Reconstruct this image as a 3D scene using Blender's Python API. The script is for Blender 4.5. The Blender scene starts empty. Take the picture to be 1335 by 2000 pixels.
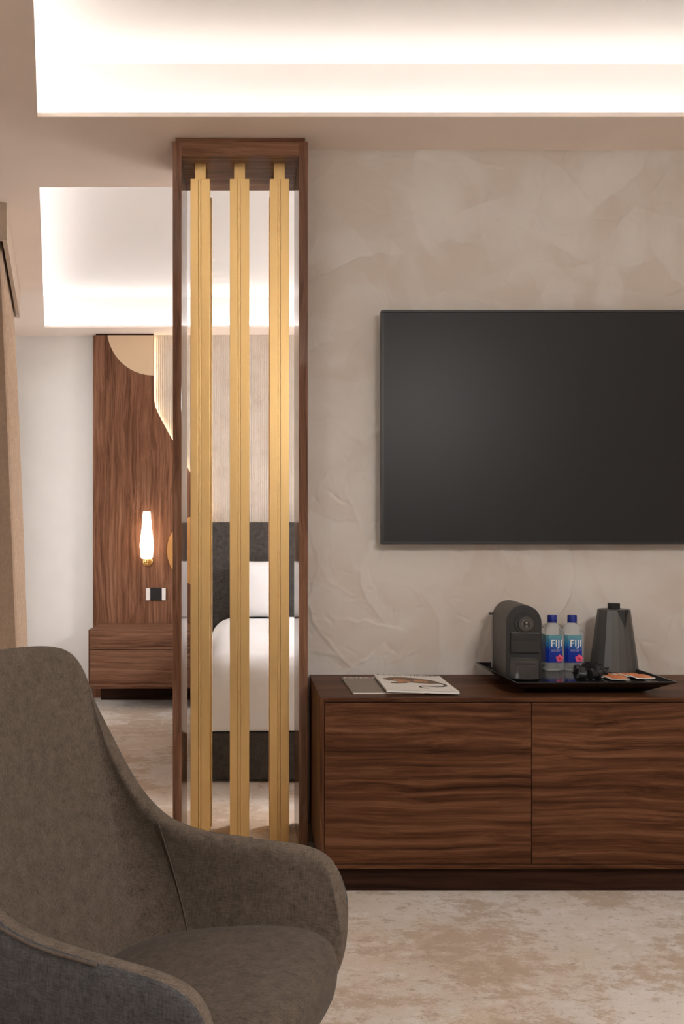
import bpy, bmesh, math, random
import numpy as np
from mathutils import Vector, Matrix, noise as mnoise

random.seed(7)
S = bpy.context.scene
COL = S.collection

# ------------------------------------------------------------------ camera
F_PX = 1705.0            # focal length in pixels of the 1335x2000 frame
VPX, VPY = 481.0, 1051.0  # vanishing point of the depth direction
CAM_H = 1.075
cd = bpy.data.cameras.new('camera')
cam = bpy.data.objects.new('camera', cd)
COL.objects.link(cam)
cam.location = (0, 0, CAM_H)
cam.rotation_euler = (math.pi / 2, 0, 0)
cd.sensor_fit = 'VERTICAL'
cd.sensor_height = 36.0
cd.lens = F_PX / 2000.0 * 36.0
cd.shift_x = (667.5 - VPX) / 2000.0
cd.shift_y = -(1000.0 - VPY) / 2000.0
cd.clip_start = 0.02
S.camera = cam

# ------------------------------------------------------------------ world / view
w = bpy.data.worlds.new('overcast_sky')
S.world = w
w.use_nodes = True
w.node_tree.nodes['Background'].inputs[0].default_value = (1.0, 0.98, 0.96, 1)
w.node_tree.nodes['Background'].inputs[1].default_value = 2.2
S.view_settings.view_transform = 'Standard'
S.view_settings.look = 'None'
S.view_settings.gamma = 1
S.view_settings.use_curve_mapping = False
S.view_settings.exposure = 0.98

LED_NEAR = 7.4     # emission of the living room cove strips
LED_FAR = 6.5      # emission of the bedroom cove strips
LED_EDGE = 22.0
FILL_LIVING = 34.0  # unseen hanging lamps, added to brighten both rooms
FILL_BED = 52.0
LED_COL = (1.0, 0.97, 0.94, 1)
LED_COL_B = (0.98, 0.975, 1.0, 1)


def at(px, py, y):
    """photo pixel + distance from the camera plane -> point"""
    return Vector(((px - VPX) * y / F_PX, y, CAM_H - (py - VPY) * y / F_PX))


# ------------------------------------------------------------------ node helpers
def new_mat(name):
    m = bpy.data.materials.new(name)
    m.use_nodes = True
    nt = m.node_tree
    b = nt.nodes['Principled BSDF']
    return m, nt, b


def N(nt, typ, **kw):
    n = nt.nodes.new(typ)
    for k, v in kw.items():
        if k in n.inputs:
            n.inputs[k].default_value = v
        else:
            setattr(n, k, v)
    return n


def L(nt, a, b):
    nt.links.new(a, b)


def N_scale(nt, sock, k):
    n = N(nt, 'ShaderNodeMath', operation='MULTIPLY')
    n.inputs[1].default_value = k
    L(nt, sock, n.inputs[0])
    return n.outputs[0]


def ramp(nt, stops, fac, interp='LINEAR'):
    r = nt.nodes.new('ShaderNodeValToRGB')
    r.color_ramp.interpolation = interp
    while len(r.color_ramp.elements) < len(stops):
        r.color_ramp.elements.new(0.5)
    for e, (p, c) in zip(r.color_ramp.elements, stops):
        e.position = p
        e.color = (*c, 1) if len(c) == 3 else c
    L(nt, fac, r.inputs[0])
    return r


def srgb(r, g, b):
    f = lambda c: (c / 255 / 12.92) if c / 255 <= 0.04045 else ((c / 255 + 0.055) / 1.055) ** 2.4
    return (f(r), f(g), f(b))


def plain(name, col, rough=0.5, metal=0.0, coat=0.0, spec=0.5, bump=0.0, bscale=200, var=0.0):
    m, nt, b = new_mat(name)
    b.inputs['Base Color'].default_value = (*col, 1)
    b.inputs['Roughness'].default_value = rough
    b.inputs['Metallic'].default_value = metal
    b.inputs['Coat Weight'].default_value = coat
    b.inputs['Specular IOR Level'].default_value = spec
    tc = N(nt, 'ShaderNodeTexCoord')
    n = N(nt, 'ShaderNodeTexNoise', Scale=bscale, Detail=3.0)
    L(nt, tc.outputs['Object'], n.inputs['Vector'])
    if bump:
        bp = N(nt, 'ShaderNodeBump', Strength=bump, Distance=0.002)
        L(nt, n.outputs[0], bp.inputs['Height'])
        L(nt, bp.outputs[0], b.inputs['Normal'])
    if var:
        n2 = N(nt, 'ShaderNodeTexNoise', Scale=max(2.0, bscale * 0.05), Detail=4.0)
        L(nt, tc.outputs['Object'], n2.inputs['Vector'])
        r = ramp(nt, [(0.3, tuple(c * (1 - var) for c in col)), (0.7, tuple(min(1, c * (1 + var)) for c in col))], n2.outputs[0])
        L(nt, r.outputs[0], b.inputs['Base Color'])
    return m


def walnut(name, axis, dark, mid, light, rough=0.42, coat=0.0, coat_rough=0.1, sc=1.0):
    """veneer with the grain along axis ('X','Y','Z')"""
    m, nt, b = new_mat(name)
    tc = N(nt, 'ShaderNodeTexCoord')
    oi = N(nt, 'ShaderNodeObjectInfo')
    off = N(nt, 'ShaderNodeVectorMath', operation='SCALE')
    off.inputs[0].default_value = (3.1, 7.7, 5.3)
    L(nt, oi.outputs['Random'], off.inputs['Scale'])
    add = N(nt, 'ShaderNodeVectorMath', operation='ADD')
    L(nt, tc.outputs['Object'], add.inputs[0])
    L(nt, off.outputs[0], add.inputs[1])

    def mapped(along, across):
        mp = N(nt, 'ShaderNodeMapping')
        v = [across * sc] * 3
        v['XYZ'.index(axis)] = along * sc
        mp.inputs['Scale'].default_value = v
        L(nt, add.outputs[0], mp.inputs['Vector'])
        return mp.outputs[0]
    # gentle waviness of the figure
    nw = N(nt, 'ShaderNodeTexNoise', Scale=1.0, Detail=2.0)
    L(nt, mapped(1.6, 5.0), nw.inputs['Vector'])
    sh = N(nt, 'ShaderNodeVectorMath', operation='MULTIPLY_ADD')
    sh.inputs[1].default_value = tuple(0.0 if a_ == axis else 0.075 for a_ in 'XYZ')
    L(nt, nw.outputs['Color'], sh.inputs[0])
    L(nt, add.outputs[0], sh.inputs[2])
    add = sh
    # streaks of growth rings, broad bands, pores
    n1 = N(nt, 'ShaderNodeTexNoise', Scale=1.0, Detail=5.0, Roughness=0.62)
    L(nt, mapped(1.1, 62.0), n1.inputs['Vector'])
    n2 = N(nt, 'ShaderNodeTexNoise', Scale=1.0, Detail=3.0, Roughness=0.65)
    L(nt, mapped(9.0, 420.0), n2.inputs['Vector'])
    n3 = N(nt, 'ShaderNodeTexNoise', Scale=1.0, Detail=2.0)
    L(nt, mapped(0.5, 9.0), n3.inputs['Vector'])

    def madd(a_, k_, c_):
        q = N(nt, 'ShaderNodeMath', operation='MULTIPLY_ADD')
        q.inputs[1].default_value = k_
        L(nt, a_, q.inputs[0])
        if isinstance(c_, float):
            q.inputs[2].default_value = c_
        else:
            L(nt, c_, q.inputs[2])
        return q
    sub = madd(n2.outputs[0], 0.28, madd(n3.outputs[0], 0.38, madd(n1.outputs[0], 0.95, -0.305).outputs[0]).outputs[0])
    r = ramp(nt, [(0.30, dark), (0.5, mid), (0.70, light)], sub.outputs[0])
    L(nt, r.outputs[0], b.inputs['Base Color'])
    b.inputs['Roughness'].default_value = rough
    b.inputs['Specular IOR Level'].default_value = 0.09
    b.inputs['Coat Weight'].default_value = coat
    b.inputs['Coat Roughness'].default_value = coat_rough
    bp = N(nt, 'ShaderNodeBump', Strength=0.12, Distance=0.001)
    L(nt, n2.outputs[0], bp.inputs['Height'])
    L(nt, bp.outputs[0], b.inputs['Normal'])
    return m


def emit(name, col, strength):
    m, nt, b = new_mat(name)
    b.inputs['Base Color'].default_value = (0.9, 0.9, 0.9, 1)
    b.inputs['Emission Color'].default_value = col
    b.inputs['Emission Strength'].default_value = strength
    return m


W_D, W_M, W_L = (0.030, 0.0105, 0.0048), (0.092, 0.036, 0.0165), (0.168, 0.076, 0.038)
M = {}
M['wood_x'] = walnut('walnut_grain_horizontal', 'X', W_D, W_M, W_L)
M['wood_z'] = walnut('walnut_grain_vertical', 'Z', W_D, W_M, W_L)
M['wood_y'] = walnut('walnut_grain_deep', 'Y', W_D, W_M, W_L)
P_D, P_M, P_L = (0.080, 0.034, 0.018), (0.175, 0.080, 0.045), (0.270, 0.140, 0.085)
M['panel_z'] = walnut('walnut_wall_panel', 'Z', P_D, P_M, P_L, rough=0.38)
M['frame_z'] = walnut('walnut_lacquered_vertical', 'Z', P_D, P_M, P_L, rough=0.35, coat=0.6, coat_rough=0.06)
M['frame_x'] = walnut('walnut_lacquered_horizontal', 'X', P_D, P_M, P_L, rough=0.35, coat=0.35, coat_rough=0.10)
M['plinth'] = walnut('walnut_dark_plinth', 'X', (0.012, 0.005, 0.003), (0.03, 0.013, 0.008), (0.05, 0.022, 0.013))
M['ceil'] = plain('ceiling_paint', (0.92, 0.80, 0.71), 0.85, bump=0.05, bscale=90, var=0.02)
M['cove'] = plain('cove_paint', (0.80, 0.78, 0.76), 0.85)
M['wall_white'] = plain('wall_paint_white', (0.78, 0.755, 0.725), 0.8, bump=0.05, bscale=120, var=0.02)
M['wall_beige'] = plain('wall_paint_beige', (0.66, 0.59, 0.53), 0.8, bump=0.05, bscale=120, var=0.02)
M['wall_taupe'] = plain('wall_paint_taupe', (0.30, 0.25, 0.21), 0.8, bump=0.05, bscale=120, var=0.02)
M['base'] = plain('baseboard_paint', (0.42, 0.34, 0.28), 0.5)
M['gold'] = None
M['black'] = plain('black_plastic', (0.012, 0.012, 0.013), 0.42, bump=0.03, bscale=900)
M['black_gloss'] = plain('black_lacquer', (0.010, 0.009, 0.010), 0.12)
M['machine'] = plain('dark_grey_plastic', (0.040, 0.034, 0.030), 0.42, bump=0.04, bscale=1200)
M['machine_front'] = plain('dark_front_plastic', (0.017, 0.016, 0.015), 0.36)
M['machine_grey'] = plain('smoked_plastic', (0.055, 0.050, 0.048), 0.22)
M['steel'] = plain('dark_chrome', (0.30, 0.29, 0.28), 0.25, metal=0.9)
M['kettle'] = plain('kettle_dark_metal', (0.075, 0.071, 0.068), 0.38, metal=0.25)
M['kettle_dark'] = plain('kettle_spout_black', (0.006, 0.005, 0.005), 0.55)
M['brass'] = plain('brass', (0.72, 0.45, 0.16), 0.3, metal=1.0)
M['beige_veneer'] = plain('beige_veneer', (0.62, 0.45, 0.29), 0.5, bscale=60, var=0.07)
M['copper'] = plain('copper_leaf', (0.62, 0.33, 0.12), 0.4, metal=0.45, bscale=200, var=0.15)
M['white_plastic'] = plain('white_switch', (0.75, 0.70, 0.66), 0.35)
M['linen'] = plain('white_cotton', (0.68, 0.665, 0.66), 0.85, bump=0.15, bscale=14, var=0.015)
M['paper'] = plain('white_paper', (0.78, 0.74, 0.68), 0.5)
M['grey_cover'] = plain('taupe_cover', (0.175, 0.135, 0.10), 0.35, bscale=80, var=0.08)
M['ink_brown'] = plain('ink_brown', (0.15, 0.085, 0.05), 0.5, bscale=900, var=0.5)
M['ink_tan'] = plain('ink_tan', (0.42, 0.20, 0.085), 0.5, bscale=900, var=0.4)
M['ink_dark'] = plain('ink_dark', (0.05, 0.035, 0.028), 0.5)
M['ink_white'] = plain('ink_white', (0.85, 0.84, 0.82), 0.5)
M['orange'] = plain('orange_sachet', (0.74, 0.24, 0.085), 0.5, bscale=1600, var=0.35)
M['cap_blue'] = plain('blue_cap', (0.008, 0.02, 0.22), 0.38)
M['petal'] = plain('pink_petal', (0.85, 0.10, 0.22), 0.5, bscale=3000, var=0.4)
M['petal_core'] = plain('red_core', (0.65, 0.02, 0.02), 0.5)
M['led1'] = emit('led_living', LED_COL, LED_NEAR)
M['led2'] = emit('led_bedroom', LED_COL_B, LED_FAR)
M['led3'] = emit('led_panel_edge', (1.0, 0.78, 0.5, 1), LED_EDGE)


def make_gold():
    m, nt, b = new_mat('brushed_gold')
    tc = N(nt, 'ShaderNodeTexCoord')
    mp = N(nt, 'ShaderNodeMapping')
    mp.inputs['Scale'].default_value = (500, 500, 6)
    L(nt, tc.outputs['Object'], mp.inputs[0])
    n = N(nt, 'ShaderNodeTexNoise', Scale=1.0, Detail=3.0)
    L(nt, mp.outputs[0], n.inputs['Vector'])
    r = ramp(nt, [(0.2, (0.95, 0.655, 0.285)), (0.8, (0.98, 0.70, 0.325))], n.outputs[0])
    L(nt, r.outputs[0], b.inputs['Base Color'])
    b.inputs['Metallic'].default_value = 1.0
    b.inputs['Roughness'].default_value = 0.36
    bp = N(nt, 'ShaderNodeBump', Strength=0.05, Distance=0.0005)
    L(nt, n.outputs[0], bp.inputs['Height'])
    L(nt, bp.outputs[0], b.inputs['Normal'])
    return m


M['gold'] = make_gold()


def make_plaster():
    m, nt, b = new_mat('trowelled_plaster')
    tc = N(nt, 'ShaderNodeTexCoord')
    at_ = N(nt, 'ShaderNodeAttribute', attribute_name='pigment')
    n1 = N(nt, 'ShaderNodeTexNoise', Scale=2.3, Detail=4.0, Roughness=0.6, Distortion=0.8)
    L(nt, tc.outputs['Object'], n1.inputs['Vector'])
    a = N(nt, 'ShaderNodeMath', operation='MULTIPLY_ADD')
    a.inputs[1].default_value = 0.45
    L(nt, at_.outputs['Fac'], a.inputs[0])
    L(nt, n1.outputs[0], a.inputs[2])
    r = ramp(nt, [(0.36, (0.575, 0.50, 0.435)), (0.58, (0.62, 0.57, 0.52)), (0.86, (0.665, 0.62, 0.575))], a.outputs[0])
    L(nt, r.outputs[0], b.inputs['Base Color'])
    b.inputs['Roughness'].default_value = 0.55
    b.inputs['Specular IOR Level'].default_value = 0.35
    n2 = N(nt, 'ShaderNodeTexNoise', Scale=38.0, Detail=5.0, Roughness=0.6, Distortion=1.6)
    mp = N(nt, 'ShaderNodeMapping')
    mp.inputs['Rotation'].default_value = (0, 0.6, 0)
    mp.inputs['Scale'].default_value = (1.0, 1.0, 0.25)
    L(nt, tc.outputs['Object'], mp.inputs[0])
    L(nt, mp.outputs[0], n2.inputs['Vector'])
    bp = N(nt, 'ShaderNodeBump', Strength=0.16, Distance=0.004)
    L(nt, n2.outputs[0], bp.inputs['Height'])
    L(nt, bp.outputs[0], b.inputs['Normal'])
    return m


M['plaster'] = make_plaster()


def make_carpet():
    m, nt, b = new_mat('distressed_carpet')
    tc = N(nt, 'ShaderNodeTexCoord')

    def nz(scale, sx, sy, detail, rough=0.6, dist=0.0, off=0.0):
        mp = N(nt, 'ShaderNodeMapping')
        mp.inputs['Scale'].default_value = (sx, sy, 1)
        mp.inputs['Location'].default_value = (off, off * 1.7, 0)
        L(nt, tc.outputs['Object'], mp.inputs[0])
        n = N(nt, 'ShaderNodeTexNoise', Scale=scale, Detail=detail, Roughness=rough, Distortion=dist)
        L(nt, mp.outputs[0], n.inputs['Vector'])
        return n.outputs[0]

    def mix(fac, a, bcol):
        mx = N(nt, 'ShaderNodeMix', data_type='RGBA')
        L(nt, fac, mx.inputs['Factor'])
        for src, idx in ((a, 6), (bcol, 7)):
            if isinstance(src, tuple):
                mx.inputs[idx].default_value = (*src, 1)
            else:
                L(nt, src, mx.inputs[idx])
        return mx.outputs[2]
    big = nz(1.7, 0.8, 1.0, 3.0)
    f0 = ramp(nt, [(0.40, (0, 0, 0)), (0.58, (1, 1, 1))], big).outputs[0]
    c = mix(f0, (0.63, 0.51, 0.395), (0.71, 0.645, 0.59))
    mid = nz(9.0, 0.7, 1.1, 9.0, 0.78, 0.2, 3.0)
    f1 = ramp(nt, [(0.50, (0, 0, 0)), (0.63, (0.8, 0.8, 0.8))], mid).outputs[0]
    c = mix(f1, c, (0.78, 0.735, 0.69))
    # warm worn areas with ragged edges
    fl = nz(20.0, 0.7, 1.0, 12.0, 0.82, 0.15, 9.0)
    zone = nz(2.6, 1.0, 1.1, 3.0, 0.55, 0.0, 5.0)

    def zoned(k, lo, hi, amt):
        ad = N(nt, 'ShaderNodeMath', operation='MULTIPLY_ADD')
        ad.inputs[1].default_value = k
        L(nt, zone, ad.inputs[0])
        L(nt, fl, ad.inputs[2])
        return ramp(nt, [(lo, (0, 0, 0)), (hi, (amt, amt, amt))], N_scale(nt, ad.outputs[0], 0.5)).outputs[0]
    c = mix(zoned(0.9, 0.47, 0.52, 0.85), c, (0.46, 0.335, 0.23))
    fl2 = nz(48.0, 0.6, 1.0, 8.0, 0.8, 0.1, 21.0)
    f4 = ramp(nt, [(0.56, (0, 0, 0)), (0.62, (0.85, 0.85, 0.85))], fl2).outputs[0]
    c = mix(f4, c, (0.37, 0.27, 0.19))
    fl3 = nz(30.0, 0.5, 1.2, 8.0, 0.8, 0.1, 33.0)
    f5 = ramp(nt, [(0.60, (0, 0, 0)), (0.68, (0.7, 0.7, 0.7))], fl3).outputs[0]
    c = mix(f5, c, (0.86, 0.82, 0.78))
    fine = nz(420.0, 1.0, 1.0, 3.0, 0.7)
    f3 = ramp(nt, [(0.35, (0, 0, 0)), (0.75, (0.40, 0.40, 0.40))], fine).outputs[0]
    c = mix(f3, c, (0.30, 0.225, 0.17))
    L(nt, c, b.inputs['Base Color'])
    b.inputs['Roughness'].default_value = 0.95
    b.inputs['Specular IOR Level'].default_value = 0.1
    b.inputs['Sheen Weight'].default_value = 0.25
    bp = N(nt, 'ShaderNodeBump', Strength=0.5, Distance=0.004)
    L(nt, fine, bp.inputs['Height'])
    L(nt, bp.outputs[0], b.inputs['Normal'])
    return m


M['carpet'] = make_carpet()


def fabric(name, dark, light, sx=(300, 60, 300), weave=700, sheen=0.04):
    m, nt, b = new_mat(name)
    tc = N(nt, 'ShaderNodeTexCoord')
    outs = []
    for k, s in enumerate(((weave * 0.14, weave, weave), (weave, weave, weave * 0.14), (weave * 0.1, weave * 0.1, weave * 0.1))):
        mp = N(nt, 'ShaderNodeMapping')
        mp.inputs['Scale'].default_value = s
        L(nt, tc.outputs['Object'], mp.inputs[0])
        n = N(nt, 'ShaderNodeTexNoise', Scale=1.0, Detail=2.0)
        L(nt, mp.outputs[0], n.inputs['Vector'])
        outs.append(n.outputs[0])
    a = N(nt, 'ShaderNodeMath', operation='ADD')
    L(nt, outs[0], a.inputs[0])
    L(nt, outs[1], a.inputs[1])
    a2 = N(nt, 'ShaderNodeMath', operation='MULTIPLY_ADD')
    a2.inputs[1].default_value = 0.7
    L(nt, outs[2], a2.inputs[0])
    L(nt, a.outputs[0], a2.inputs[2])
    r = ramp(nt, [(0.43, dark), (0.9, light)], N_scale(nt, a2.outputs[0], 0.5))
    L(nt, r.outputs[0], b.inputs['Base Color'])
    b.inputs['Roughness'].default_value = 0.9
    b.inputs['Specular IOR Level'].default_value = 0.15
    b.inputs['Sheen Weight'].default_value = sheen
    bp = N(nt, 'ShaderNodeBump', Strength=0.35, Distance=0.0015)
    L(nt, a.outputs[0], bp.inputs['Height'])
    L(nt, bp.outputs[0], b.inputs['Normal'])
    return m


M['chair_fabric'] = fabric('taupe_chenille', (0.054, 0.040, 0.030), (0.160, 0.125, 0.096), weave=520)
M['cushion_shaded'] = fabric('taupe_chenille_shaded', (0.038, 0.028, 0.021), (0.118, 0.092, 0.071), weave=520)  # chair fabric darkened, the shade on the seat is put into the colour
M['shell_fabric'] = fabric('charcoal_chenille_outer', (0.030, 0.028, 0.028), (0.095, 0.090, 0.092), weave=520)
M['piping'] = fabric('taupe_piping', (0.05, 0.038, 0.03), (0.13, 0.10, 0.08))
M['bed_fabric'] = fabric('charcoal_weave', (0.028, 0.024, 0.021), (0.085, 0.074, 0.066), weave=260)
M['curtain'] = fabric('beige_curtain', (0.42, 0.31, 0.225), (0.60, 0.46, 0.35), weave=420)
M['pelmet'] = fabric('beige_pelmet', (0.50, 0.40, 0.31), (0.62, 0.51, 0.41), weave=420)


def make_fluted():
    m, nt, b = new_mat('ribbed_travertine')
    tc = N(nt, 'ShaderNodeTexCoord')
    n = N(nt, 'ShaderNodeTexNoise', Scale=7.0, Detail=7.0, Roughness=0.7)
    L(nt, tc.outputs['Object'], n.inputs['Vector'])
    r = ramp(nt, [(0.30, (0.52, 0.435, 0.36)), (0.45, (0.60, 0.515, 0.435)), (0.7, (0.64, 0.56, 0.48))], n.outputs[0])
    L(nt, r.outputs[0], b.inputs['Base Color'])
    b.inputs['Roughness'].default_value = 0.7
    return m


M['fluted'] = make_fluted()


def make_screen():
    m, nt, b = new_mat('tv_screen')
    b.inputs['Base Color'].default_value = (0.011, 0.011, 0.012, 1)
    b.inputs['Roughness'].default_value = 0.40
    b.inputs['Specular IOR Level'].default_value = 0.33
    tc = N(nt, 'ShaderNodeTexCoord')
    n = N(nt, 'ShaderNodeTexNoise', Scale=900.0)
    L(nt, tc.outputs['Object'], n.inputs['Vector'])
    bp = N(nt, 'ShaderNodeBump', Strength=0.02, Distance=0.0005)
    L(nt, n.outputs[0], bp.inputs['Height'])
    L(nt, bp.outputs[0], b.inputs['Normal'])
    return m


M['screen'] = make_screen()


def make_glasses():
    m, nt, b = new_mat('clear_bottle')
    b.inputs['Base Color'].default_value = (0.93, 0.96, 0.97, 1)
    b.inputs['Roughness'].default_value = 0.03
    b.inputs['IOR'].default_value = 1.12
    b.inputs['Transmission Weight'].default_value = 0.80
    M['bottle'] = m
    m = bpy.data.materials.new('window_glass')
    m.use_nodes = True
    nt = m.node_tree
    nt.nodes.clear()
    out = N(nt, 'ShaderNodeOutputMaterial')
    tr = N(nt, 'ShaderNodeBsdfTransparent')
    gl = N(nt, 'ShaderNodeBsdfGlossy', Roughness=0.02)
    fr = N(nt, 'ShaderNodeFresnel', IOR=1.45)
    mx = N(nt, 'ShaderNodeMixShader')
    L(nt, fr.outputs[0], mx.inputs[0])
    L(nt, tr.outputs[0], mx.inputs[1])
    L(nt, gl.outputs[0], mx.inputs[2])
    L(nt, mx.outputs[0], out.inputs[0])
    M['glass'] = m
    # water bottle label: printed blue-to-teal fade
    m, nt, b = new_mat('printed_blue_label')
    tc = N(nt, 'ShaderNodeTexCoord')
    sp = N(nt, 'ShaderNodeSeparateXYZ')
    L(nt, tc.outputs['Object'], sp.inputs[0])
    mr = N(nt, 'ShaderNodeMapRange')
    mr.inputs[1].default_value = 0.025
    mr.inputs[2].default_value = 0.128
    n = N(nt, 'ShaderNodeTexNoise', Scale=60.0, Detail=3.0)
    L(nt, tc.outputs['Object'], n.inputs['Vector'])
    L(nt, sp.outputs['Z'], mr.inputs[0])
    ad = N(nt, 'ShaderNodeMath', operation='MULTIPLY_ADD')
    ad.inputs[1].default_value = 0.25
    L(nt, n.outputs[0], ad.inputs[0])
    L(nt, mr.outputs[0], ad.inputs[2])
    r = ramp(nt, [(0.12, (0.008, 0.025, 0.28)), (0.55, (0.006, 0.035, 0.34)), (0.80, (0.03, 0.20, 0.42)), (1.0, (0.13, 0.33, 0.38))], ad.outputs[0])
    L(nt, r.outputs[0], b.inputs['Base Color'])
    b.inputs['Roughness'].default_value = 0.3
    M['label'] = m
    # opal lamp glass
    m, nt, b = new_mat('lit_opal_glass')
    b.inputs['Base Color'].default_value = (0.95, 0.93, 0.9, 1)
    b.inputs['Roughness'].default_value = 0.35
    lw = N(nt, 'ShaderNodeTexCoord')
    sp = N(nt, 'ShaderNodeSeparateXYZ')
    L(nt, lw.outputs['Object'], sp.inputs[0])
    b.inputs['Emission Color'].default_value = (1.0, 0.80, 0.62, 1)
    b.inputs['Emission Strength'].default_value = 3.2
    M['opal'] = m


make_glasses()


# ------------------------------------------------------------------ mesh builder
def wloc(o):
    v = Vector((0, 0, 0))
    while o:
        v += o.location
        o = o.parent
    return v


class MB:
    def __init__(self):
        self.v, self.f = [], []

    def add(self, verts, faces):
        n = len(self.v)
        self.v += [Vector(p) for p in verts]
        self.f += [[i + n for i in f] for f in faces]
        return self

    def box(self, x0, x1, y0, y1, z0, z1, bev=0.0):
        if bev <= 0:
            vs = [(x, y, z) for x in (x0, x1) for y in (y0, y1) for z in (z0, z1)]
            return self.add(vs, [(0, 1, 3, 2), (4, 6, 7, 5), (0, 4, 5, 1), (2, 3, 7, 6), (0, 2, 6, 4), (1, 5, 7, 3)])
        bm = bmesh.new()
        bmesh.ops.create_cube(bm, size=1)
        for v in bm.verts:
            v.co = Vector(((x0 + x1) / 2 + v.co.x * (x1 - x0), (y0 + y1) / 2 + v.co.y * (y1 - y0), (z0 + z1) / 2 + v.co.z * (z1 - z0)))
        bmesh.ops.bevel(bm, geom=bm.edges[:], offset=bev, segments=2, affect='EDGES', profile=0.6)
        return self.bm(bm)

    def bm(self, bm):
        bm.verts.ensure_lookup_table()
        bm.verts.index_update()
        self.add([v.co.copy() for v in bm.verts], [[v.index for v in f.verts] for f in bm.faces])
        bm.free()
        return self

    def obox(self, p, q, n, w0, w1, z0, z1):
        """box along plan line p->q (2D), from w0 to w1 along plan normal n"""
        p, q, n = Vector(p), Vector(q), Vector(n)
        vs = []
        for e in (p, q):
            for ww in (w0, w1):
                for z in (z0, z1):
                    c = e + n * ww
                    vs.append((c.x, c.y, z))
        return self.add(vs, [(0, 1, 3, 2), (4, 6, 7, 5), (0, 4, 5, 1), (2, 3, 7, 6), (0, 2, 6, 4), (1, 5, 7, 3)])

    def prism_y(self, pts, y0, y1):
        """outline (x,z) extruded along y"""
        n = len(pts)
        vs = [(x, y0, z) for x, z in pts] + [(x, y1, z) for x, z in pts]
        fs = [list(range(n))[::-1], list(range(n, 2 * n))] + [(i, (i + 1) % n, n + (i + 1) % n, n + i) for i in range(n)]
        return self.add(vs, fs)

    def prism_z(self, pts, z0, z1):
        n = len(pts)
        vs = [(x, y, z0) for x, y in pts] + [(x, y, z1) for x, y in pts]
        fs = [list(range(n))[::-1], list(range(n, 2 * n))] + [(i, (i + 1) % n, n + (i + 1) % n, n + i) for i in range(n)]
        return self.add(vs, fs)

    def lathe(self, prof, seg=24, c=(0, 0, 0), cap=True):
        vs, fs = [], []
        for r, z in prof:
            for k in range(seg):
                a = 2 * math.pi * k / seg
                vs.append((c[0] + r * math.cos(a), c[1] + r * math.sin(a), c[2] + z))
        for i in range(len(prof) - 1):
            for k in range(seg):
                k2 = (k + 1) % seg
                fs.append((i * seg + k, i * seg + k2, (i + 1) * seg + k2, (i + 1) * seg + k))
        if cap:
            fs.append(list(range(seg))[::-1])
            fs.append([(len(prof) - 1) * seg + k for k in range(seg)])
        return self.add(vs, fs)

    def rings(self, rings, cap=True):
        n = len(rings[0])
        vs = [p for r in rings for p in r]
        fs = []
        for i in range(len(rings) - 1):
            for k in range(n):
                k2 = (k + 1) % n
                fs.append((i * n + k, i * n + k2, (i + 1) * n + k2, (i + 1) * n + k))
        if cap:
            fs.append(list(range(n))[::-1])
            fs.append([(len(rings) - 1) * n + k for k in range(n)])
        return self.add(vs, fs)

    def tube(self, path, r, seg=8, closed=False):
        path = [Vector(p) for p in path]
        rings = []
        for i, p in enumerate(path):
            a = path[max(0, i - 1)]
            b = path[min(len(path) - 1, i + 1)]
            t = (b - a).normalized()
            up = Vector((0, 0, 1)) if abs(t.z) < 0.9 else Vector((1, 0, 0))
            s = t.cross(up).normalized()
            u = s.cross(t)
            rings.append([p + (s * math.cos(2 * math.pi * k / seg) + u * math.sin(2 * math.pi * k / seg)) * r for k in range(seg)])
        return self.rings(rings)

    def rot(self, mat):
        self.v = [mat @ p for p in self.v]
        return self

    def build(self, name, mat, parent=None, local=False, smooth=False, origin=None, fix=True):
        if parent is not None and not local:
            o0 = wloc(parent)
        elif parent is None:
            if origin is None:
                xs = [p.x for p in self.v]; ys = [p.y for p in self.v]; zs = [p.z for p in self.v]
                origin = ((min(xs) + max(xs)) / 2, (min(ys) + max(ys)) / 2, min(zs))
            o0 = Vector(origin)
        else:
            o0 = Vector((0, 0, 0))
        me = bpy.data.meshes.new(name)
        me.from_pydata([p - o0 for p in self.v], [], self.f)
        if fix:
            bm = bmesh.new()
            bm.from_mesh(me)
            bmesh.ops.recalc_face_normals(bm, faces=bm.faces[:])
            bm.to_mesh(me)
            bm.free()
        me.materials.append(mat)
        if smooth:
            me.shade_smooth()
        o = bpy.data.objects.new(name, me)
        COL.objects.link(o)
        if parent is not None:
            o.parent = parent
        else:
            o.location = o0
        return o


def empty(name, loc, rz=0.0):
    o = bpy.data.objects.new(name, None)
    COL.objects.link(o)
    o.location = loc
    o.rotation_euler = (0, 0, rz)
    o.empty_display_size = 0.05
    return o


def tag(o, label=None, cat=None, group=None, kind=None):
    if label:
        o['label'] = label
    if cat:
        o['category'] = cat
    if group:
        o['group'] = group
    if kind:
        o['kind'] = kind
    return o


def struct(o, label=None):
    o['kind'] = 'structure'
    if label:
        o['label'] = label
    return o


def copy_tree(o, parent=None):
    c = o.copy()
    COL.objects.link(c)
    c.parent = parent
    for ch in o.children:
        copy_tree(ch, c)
    return c


def sub(o, lv=2):
    m = o.modifiers.new('subsurf', 'SUBSURF')
    m.levels = lv
    m.render_levels = lv
    return o


def bevel(o, wdt=0.002, seg=2):
    m = o.modifiers.new('bevel', 'BEVEL')
    m.width = wdt
    m.segments = seg
    m.limit_method = 'ANGLE'
    m.angle_limit = math.radians(40)
    return o


def autosmooth(o, deg=35):
    me = o.data
    for p in me.polygons:
        p.use_smooth = True
    bm = bmesh.new()
    bm.from_mesh(me)
    for e in bm.edges:
        if len(e.link_faces) == 2 and e.calc_face_angle(0) > math.radians(deg):
            e.smooth = False
    bm.to_mesh(me)
    bm.free()
    return o


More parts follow.
